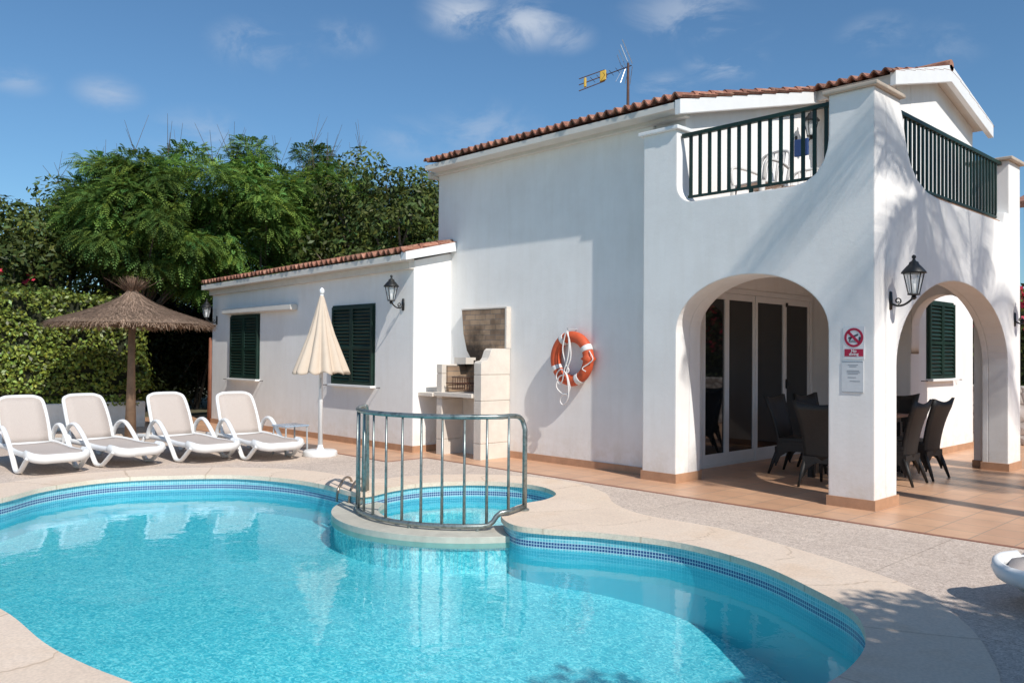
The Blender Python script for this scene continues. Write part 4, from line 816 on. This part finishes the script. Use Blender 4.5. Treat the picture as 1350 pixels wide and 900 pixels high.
MB().box((-4.65, 9.9, 3.70), (-3.95, 10.7, 3.73)).build('table_top', M_IRON, t); 
for (a, c) in ((-4.6, 9.95), (-4.0, 9.95), (-4.6, 10.65), (-4.0, 10.65)): MB().tube([(a, c, 3.0), (a, c, 3.7)], .018, 6).build('leg', M_IRON, t)
b = MB(); b.box((-5.28, 10.10, 4.03), (-5.09, 10.14, 4.25)); tag(b.build('towel', M_BLUE, bevel=.01), 'blue towel hanging by the balcony lantern behind the railing', 'towel')

# ------------------------------------------------------------------ antenna
def antenna():
    c = Vector((-7.13, 9.0, zr(9.0))); t = thing('tv_antenna', c, 'television antenna with yellow clips on a rusty mast above the tiled roof', 'antenna'); top = c+Vector((0, 0, .78))
    MB().tube([c-Vector((0, 0, .1)), top], .016, 6).build('mast', M_RUST, t)
    d = Vector((-.62, -.35, -.20)).normalized(); s = Vector((-d.y, d.x, 0)).normalized(); z = Vector((0, 0, 1)); b = MB()
    o = top-z*.05
    for k, (ls, off) in enumerate(((.95, .06), (.95, 0), (.95, -.06))): b.tube([o-d*.05, o+d*.30, o+d*.34+z*off*1.3, o+d*ls*.75+z*off*1.4], .007, 5)
    for i in range(6): q = .06+i*.09; b.tube([o+d*q-s*.17+z*.02, o+d*q+s*.17-z*.02], .004, 4)
    b.build('boom', M_RUST, t); b = MB()
    for i in range(4): q = -.06+.05*i; b.tube([o+d*q+z*.02, o+d*(q+.12)+z*.34-s*.15*(i-1)], .006, 4); b.tube([o+d*q-z*.02, o+d*(q+.05)-z*.22+s*.1*(i-1)], .004, 4)
    b.build('reflector', M_ALU, t); b = MB(); b.obox(o+d*.36, d*.045, s*.02, z*.07); b.obox(o+d*.62, d*.018, s*.02, z*.065); b.each('clip', M_YELLOW, t, bevel=.01)
antenna()

# ------------------------------------------------------------------ vegetation
def rot_frame(d):
    d = d/np.linalg.norm(d, axis=1, keepdims=True); up = np.tile([0, 0, 1.], (len(d), 1)); s = np.cross(d, up); s /= np.linalg.norm(s, axis=1, keepdims=True)+1e-6; return d, s, np.cross(s, d)
def fronds(p, d, L, wid, K=6, droop=.35, lw=.3):
    """compound leaves: (n,3) base points, directions; returns quads (n*2K,4,3)"""
    n = len(p); d, s, u = rot_frame(d); out = []
    tw = RNG.normal(0, .35, (n, 1)); s = s*np.cos(tw)+u*np.sin(tw)
    for k in range(K):
        t0 = (k+.6)/K; q = p+d*(L*t0)[:, None]; q[:, 2] -= droop*L*t0**2; w = wid*np.sin(PI*min(.95, .2+t0*.75)); hl = L/K*lw*1.6
        fd = d.copy(); fd[:, 2] -= 2*droop*t0; fd /= np.linalg.norm(fd, axis=1, keepdims=True)
        for sg in (-1, 1):
            tip = q+(s*sg)*w[:, None]+fd*(w*.45)[:, None]; tip[:, 2] -= w*.25
            mid = (q+tip)/2; a = mid+fd*hl[:, None]; b = mid-fd*hl[:, None]; out.append(np.stack([q, a, tip, b], 1))
    return np.concatenate(out, 0)
def leaves(p, size, nrm=None, spread=1.0, asp=.5):
    n = len(p); a = RNG.normal(0, 1, (n, 3)); 
    if nrm is not None: a = nrm+a*spread*.5
    a /= np.linalg.norm(a, axis=1, keepdims=True); r = RNG.normal(0, 1, (n, 3)); u = np.cross(a, r); u /= np.linalg.norm(u, axis=1, keepdims=True); v = np.cross(a, u); sz = (size*(.7+.6*RNG.random(n)))[:, None]
    return np.stack([p-u*sz, p+v*sz*asp-u*sz*.1+a*sz*.12, p+u*sz, p-v*sz*asp-u*sz*.1+a*sz*.12], 1)
def tinted(n, lo, hi, hue=.1, rep=1):
    g = lo+(hi-lo)*RNG.random(n); h = 1+RNG.normal(0, hue, n); c = np.stack([g*h, g, g*(2-h)*.9], 1); return np.tile(c, (rep, 1))
def tree(loc, zb, zt, rx, ry, nclump, kind, name, label, cat='tree', per=150, seed=1, trunkr=.14, clump=.55, lean=(0, 0)):
    global RNG; RNG = np.random.default_rng(seed); x0, y0 = loc; t = thing(name, (x0, y0, 0), label, cat, 'trees behind the hedge and wing')
    cz, rz = (zb+zt)/2, (zt-zb)/2
    d = RNG.normal(0, 1, (nclump, 3)); d /= np.linalg.norm(d, axis=1, keepdims=True); rad = .45+.5*RNG.random(nclump)**.5; rad *= 1+.17*RNG.normal(0, 1, nclump)
    cc = np.array([x0+lean[0], y0+lean[1], cz])+d*rad[:, None]*np.array([rx, ry, rz])
    # limbs
    b = MB(); fork = Vector((x0, y0, max(1.2, zb*.55+.4))); b.tube([(x0, y0, -.05), (x0+.05, y0, fork.z*.5), fork], [trunkr*1.3, trunkr, trunkr*.85], 8); b.build('trunk', MATS['trunk_bark'], t, smooth=True)
    b = MB(); rr = random.Random(seed)
    for i in range(0, nclump, 2):
        e = Vector(cc[i]); m = fork.lerp(e, .5)+Vector((rr.uniform(-.3, .3), rr.uniform(-.3, .3), rr.uniform(0, .5))); b.tube([fork, m, e], [trunkr*.5, trunkr*.28, .015], 5, cap=False)
    for i in range(44 if kind == 'f' else 6):    # bare twigs above the crown
        i = rr.randrange(nclump); 
        if cc[i][2] < cz+.4*rz: continue
        e = Vector(cc[i])+Vector((0, 0, .25)); 
        for k in range(3): b.tube([e, e+Vector((rr.uniform(-.35, .35), rr.uniform(-.35, .35), rr.uniform(.35, .95)))], [.007, .003], 4, cap=False)
    b.build('limbs', MATS['trunk_bark'], t)
    if kind == 'f':
        P = []; D = []
        for c in cc:
            v = RNG.normal(0, 1, (per, 3)); v /= np.linalg.norm(v, axis=1, keepdims=True); v[:, 2] *= .6; v[:, 2] += .15; r = clump*(.35+.65*RNG.random(per)); P.append(c+v*(r*.85)[:, None]*np.array([1.15, 1.15, .8])); dd = v+RNG.normal(0, .45, (per, 3)); out = (c-np.array([x0+lean[0], y0+lean[1], cz])); dd += .35*out/np.linalg.norm(out); dd[:, 2] -= .15; D.append(dd)
        P = np.concatenate(P); D = np.concatenate(D); n = len(P); L = .16+.20*RNG.random(n); Q = fronds(P, D, L, .04+.045*RNG.random(n), 7, .5, .28); ct = np.repeat(.55+.9*RNG.random(len(cc)), per)
        ti = tinted(n, .55, 1.45, .14)*ct[:, None]; quads('crown', Q, M_LEAF_F, t, np.tile(ti, (14, 1)))
    else:
        P = []; NN = []
        for c in cc:
            v = RNG.normal(0, 1, (per, 3)); v /= np.linalg.norm(v, axis=1, keepdims=True); r = clump*(.5+.5*RNG.random(per)**.5); P.append(c+v*r[:, None]*np.array([1.1, 1.1, .8])); NN.append(v+np.array([0, 0, .5]))
        P = np.concatenate(P); NN = np.concatenate(NN); Q = leaves(P, np.full(len(P), .075), NN, 1.4, .42); ct = np.repeat(.6+.7*RNG.random(len(cc)), per); quads('crown', Q, M_LEAF_D, t, tinted(len(P), .6, 1.35, .14)*ct[:, None])
    return t
def pxpt(px, d):   # ground point seen at column px at depth d (used only to read positions off the survey)
    yaw = .8063; l = (px-675)/1102.7*d; return (math.cos(yaw)*l-math.sin(yaw)*d, math.sin(yaw)*l+math.cos(yaw)*d)
tree(pxpt(-40, 19.5), 1.0, 5.0, 2.2, 2.2, 60, 'b', 'broadleaf_tree', 'dark olive tree at the far left edge behind the hedge', seed=21, per=230)
tree(pxpt(62, 19), 1.0, 5.35, 1.55, 1.7, 66, 'b', 'broadleaf_tree', 'dark rounded tree behind the hedge, left of the feathery trees', seed=22, per=230)
tree(pxpt(160, 19.5), 3.3, 5.6, 1.25, 1.7, 52, 'f', 'feathery_tree', 'leftmost feathery tree, light green, above the thatched parasol', seed=23, per=230, trunkr=.08)
tree(pxpt(180, 18.8), 2.9, 6.0, 1.35, 1.8, 62, 'f', 'feathery_tree', 'tallest feathery green tree, above the gap between parasol and wing', seed=24, per=230, trunkr=.07, lean=(.75, .45))
tree(pxpt(335, 20), 2.4, 6.15, 1.5, 1.8, 72, 'f', 'feathery_tree', 'feathery green tree directly behind the low wing roof', seed=25, per=230, trunkr=.09)
tree(pxpt(430, 21.5), 2.6, 6.3, 1.5, 1.7, 68, 'f', 'feathery_tree', 'feathery tree with bare arching branches behind the wing, left of the dark leafy one', seed=26, per=230)
tree(pxpt(515, 20), 2.3, 5.9, 1.45, 1.6, 72, 'b', 'broadleaf_tree', 'dark broad leaved tree beside the upper left corner of the villa', seed=27, per=240)
tree(pxpt(585, 22), 2.4, 6.3, 1.3, 1.5, 50, 'b', 'broadleaf_tree', 'dark tree half hidden behind the upper villa wall', seed=28, per=220)
def shrub(px, d, h, r, label, seed, per=200, ncl=26, flowers=0, name='shrub', dark=1.0):
    global RNG; RNG = np.random.default_rng(seed); x, y = pxpt(px, d); t = thing(name, (x, y, 0), label, 'shrub', 'dark shrubs under the trees')
    n = ncl; dd = RNG.normal(0, 1, (n, 3)); dd /= np.linalg.norm(dd, axis=1, keepdims=True); cc = np.array([x, y, h*.5])+dd*np.array([r*.8, r*.8, h*.48])*(.4+.6*RNG.random((n, 1)))
    v = RNG.normal(0, 1, (n*per, 3)); v /= np.linalg.norm(v, axis=1, keepdims=True); P = np.repeat(cc, per, 0)+v*.42*(.4+.6*RNG.random((n*per, 1))); P[:, 2] = np.abs(P[:, 2])
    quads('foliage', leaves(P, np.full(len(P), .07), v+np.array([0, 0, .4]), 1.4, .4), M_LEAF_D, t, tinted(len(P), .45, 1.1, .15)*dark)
    b = MB(); rr = random.Random(seed)
    for i in range(5): b.tube([(x+rr.uniform(-.1, .1), y+rr.uniform(-.1, .1), 0), tuple(cc[i])], [.03, .01], 5, cap=False)
    b.build('stem', MATS['trunk_bark'], t)
    if flowers:
        P = np.repeat(cc[RNG.integers(0, n, flowers)]+RNG.normal(0, .3, (flowers, 3)), 10, 0)+RNG.normal(0, .05, (flowers*10, 3)); quads('blossom', leaves(P, np.full(len(P), .045), None, 1, .8), M_FLOWER, t, tinted(len(P), .7, 1.2, .05))
    return t
shrub(4, 17.4, 3.9, .9, 'flowering shrub with pink blossoms above the left end of the hedge', 31, 240, 34, 26, name='flowering_shrub')
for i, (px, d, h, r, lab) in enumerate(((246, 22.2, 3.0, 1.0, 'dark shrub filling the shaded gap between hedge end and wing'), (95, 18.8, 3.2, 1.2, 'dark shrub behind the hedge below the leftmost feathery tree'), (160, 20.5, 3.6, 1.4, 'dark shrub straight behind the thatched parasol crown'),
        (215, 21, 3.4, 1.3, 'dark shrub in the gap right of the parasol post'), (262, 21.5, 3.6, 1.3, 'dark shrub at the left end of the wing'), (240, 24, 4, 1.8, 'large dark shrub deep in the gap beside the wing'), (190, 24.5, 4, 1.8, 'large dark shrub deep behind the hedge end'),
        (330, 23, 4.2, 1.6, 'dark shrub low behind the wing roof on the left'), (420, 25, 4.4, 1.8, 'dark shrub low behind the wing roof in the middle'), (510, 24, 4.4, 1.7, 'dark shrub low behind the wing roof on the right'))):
    shrub(px, d, h, r, lab, 40+i, 230, 34, dark=.3 if px in (215, 262, 246, 240, 190, 160) else .6)  # leaf colour lowered to stand for deep shade beneath the tree crowns
def hedge_box(name, x0, x1, y0, y1, z0, zt, n, label, leaf=.04, m=None, cat='hedge', flowers=0, loc=None, irregular=.07):
    global RNG; RNG = np.random.default_rng(n); t = thing(name, loc or ((x0+x1)/2, (y0+y1)/2, 0), label, cat)
    zt = zt if callable(zt) else (lambda x, y, q=zt: q+0*x)
    b = MB(); k = 10; 
    zc = [(y0+(y1-y0)*i/k) for i in range(k+1)] if (y1-y0) > (x1-x0) else None
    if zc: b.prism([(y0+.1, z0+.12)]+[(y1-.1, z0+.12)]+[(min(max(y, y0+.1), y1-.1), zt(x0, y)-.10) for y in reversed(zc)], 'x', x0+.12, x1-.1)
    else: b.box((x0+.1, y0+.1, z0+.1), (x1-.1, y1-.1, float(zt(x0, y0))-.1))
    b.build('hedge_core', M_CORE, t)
    fa = [((y1-y0)*2.2, 'x1'), ((y1-y0)*2.2, 'x0'), ((x1-x0)*2.2, 'y0'), ((x1-x0)*2.2, 'y1'), ((x1-x0)*(y1-y0), 'top')]; A = sum(a for a, _ in fa); PP = []; NN = []
    for a, f in fa:
        q = int(n*a/A); u = RNG.random(q); w = RNG.random(q)
        X = x0+(x1-x0)*u; Y = y0+(y1-y0)*u; z = None
        if f == 'x1': X = np.full(q, x1); nr = (1, 0, .3)
        elif f == 'x0': X = np.full(q, x0); nr = (-1, 0, .3)
        elif f == 'y0': Y = np.full(q, y0); nr = (0, -1, .3)
        elif f == 'y1': Y = np.full(q, y1); nr = (0, 1, .3)
        else: Y = y0+(y1-y0)*w; nr = (0, 0, 1)
        if f in ('x1', 'x0'): Z = z0+(zt(X, Y)-z0)*w
        elif f in ('y0', 'y1'): Z = z0+(zt(X, Y)-z0)*w
        else: Z = zt(X, Y)
        P = np.stack([X, Y, Z+0*X], 1); bul = np.sin(P[:, 1]*2.3)*np.cos(P[:, 2]*3.1+P[:, 0]*2)*irregular+RNG.normal(0, irregular*.6, q); P += np.array(nr)*bul[:, None]
        dip = .30*np.exp(-((P[:, 1]-3.7)/.5)**2)+.1*np.abs(np.sin(P[:, 1]*1.9)); lowz = z0+.1-(.1+dip)*RNG.random(q); P[:, 2] = np.where(w < .09, lowz, P[:, 2]) if f != 'top' else P[:, 2]
        PP.append(P); NN.append(np.tile(nr, (q, 1)))
    P = np.concatenate(PP); NN = np.concatenate(NN); h_ = np.sin(P[:, 1]*7.3+np.sin(P[:, 2]*9)*1.3)+np.sin(P[:, 2]*11.1+np.sin(P[:, 1]*6.1)*1.7)+RNG.normal(0, .35, len(P)); kp = h_ > -1.25; P = P[kp]; NN = NN[kp]; patch = .75+.45*(np.sin(P[:, 1]*1.3+P[:, 2]*2)+1)/2
    quads('foliage', leaves(P, np.full(len(P), leaf), NN, 1.5, .55), m or M_LEAF_H, t, tinted(len(P), .22, 1.9, .12)*patch[:, None])
    if flowers:
        c = P[RNG.integers(0, len(P), flowers)]; c = c[c[:, 2] > 1.6]; F = np.repeat(c, 14, 0)+RNG.normal(0, .07, (len(c)*14, 3)); quads('blossom', leaves(F, np.full(len(F), .04), None, 1, .8), M_FLOWER, t, tinted(len(F), .7, 1.25, .05))
    return t
hedge_box('clipped_hedge', -17.9, -16.62, -4.0, 6.12, np.float64(.52), lambda x, y: 2.55+.06*np.sin(y*1.7)+.03*np.sin(y*5)+(1.5-y)*.045, 85000, 'tall clipped green hedge behind the four loungers', .041, irregular=.10)
b = MB(); b.box((-17.85, -4.0, 0), (-16.58, 6.1, .50)); tag(b.build('garden_wall', PL, bevel=.02), 'low white wall under the clipped hedge', 'wall')
# stone wall, dark hedge with bougainvillea and neighbour's house at the right edge
b = MB(); b.box((-5.6, 15.7, 0), (8, 16.1, .98)); tag(b.build('stone_wall', MATS['rubble_stone'], bevel=.03), 'low rough white stone wall seen beyond the tall arch', 'wall')
hedge_box('bougainvillea_hedge', -5.6, 8, 16.3, 17.2, .6, 2.55, 26000, 'dark hedge with magenta bougainvillea flowers above the stone wall', .05, M_LEAF_D, flowers=900)
t = thing('neighbour_house', (-2, 27, 0), 'white house with tiled roof just showing at the right edge', 'house')
MB().box((-6.35, 24.2, 0), (2, 31, 5.3)).build('wall', PL, t); b = MB(); b.prism([(23.9, 5.25), (27.6, 6.3), (31.3, 5.25), (31.3, 5.4), (27.6, 6.48), (23.9, 5.42)], 'x', -6.6, 2.2); b.build('roof', MATS['roof_tile'], t, tint=[(1, 1, 1, 1)]*len(b.v))
# tall palms right of the frame throw the frond shadows over the facade, terrace and coping
def palm(x, y, h, label, seed, L=2.3, nf=34, lean=(0, 0), tr=.17, lw=.018):
    global RNG; RNG = np.random.default_rng(seed); t = thing('palm_tree', (x, y, 0), label, 'palm tree', 'palms beside the terrace'); top = Vector((x+lean[0], y+lean[1], h))
    MB().tube([(x, y, 0), (x+lean[0]*.3, y+lean[1]*.3, h*.5), top], [tr*1.25, tr, tr*.95], 10).build('trunk', MATS['trunk_bark'], t, smooth=True)
    rr = random.Random(seed); b = MB(); Q = []
    for i in range(nf):
        a = 2.399963*i+rr.uniform(-.2, .2); el = R(75-120*(i/nf)); l = L*rr.uniform(.85, 1.1); hd = Vector((math.cos(a), math.sin(a), 0)); P = []; p = top.copy(); e = el
        for k in range(9): P.append(p.copy()); p += (hd*math.cos(e)+Vector((0, 0, math.sin(e))))*l/8; e -= R(11)
        b.tube(P, [.025*(1-k/10) for k in range(9)], 4, cap=False); s = Vector((-hd.y, hd.x, 0))
        for k in range(34):
            q = 1.2+6.6*k/34; i0 = int(q); f = q-i0; p = P[i0].lerp(P[min(i0+1, 8)], f); fd = (P[min(i0+1, 8)]-P[i0]).normalized(); ll = .42*math.sin(PI*(.15+.8*k/34))+.08
            for sg in (-1, 1):
                tip = p+s*sg*ll*.75+fd*ll*.5-Vector((0, 0, ll*.35)); w = fd*lw; Q.append([p-w, p+w, tip+w*.3, tip-w*.3])
    b.build('rachis', MATS['trunk_bark'], t); quads('fronds', np.array([[tuple(v) for v in q] for q in Q]), M_LEAF_P, t, tinted(len(Q), .7, 1.2, .1))
palm(1.0, 8.06, 7.2, 'tall palm right of the frame whose trunk shadow crosses the terrace', 61, 1.9, 20, tr=.13)
palm(3.2, 9.2, 7.9, 'palm farther right of the frame shading the far portico pillar', 62, 2.0, 24, tr=.13)
_t = tree((3.4, 3.3), 1.9, 4.1, 1.8, 1.8, 120, 'b', 'broadleaf_tree', 'low dense tree right of the pool, outside the frame, shading the coping corner', seed=63, per=320, clump=.5, trunkr=.07); del _t['group']
hedge_box('reflection_hedge', 7.5, 8.6, -5, 20, .1, 2.6, 9000, 'dark hedge added outside the frame on the right for the door glass to reflect', .08, M_LEAF_D)  # unseen hedge, added to give the door glass something dark to mirror
sc.cycles.max_bounces = 8; sc.cycles.transparent_max_bounces = 12
sc.cycles.use_denoising = True
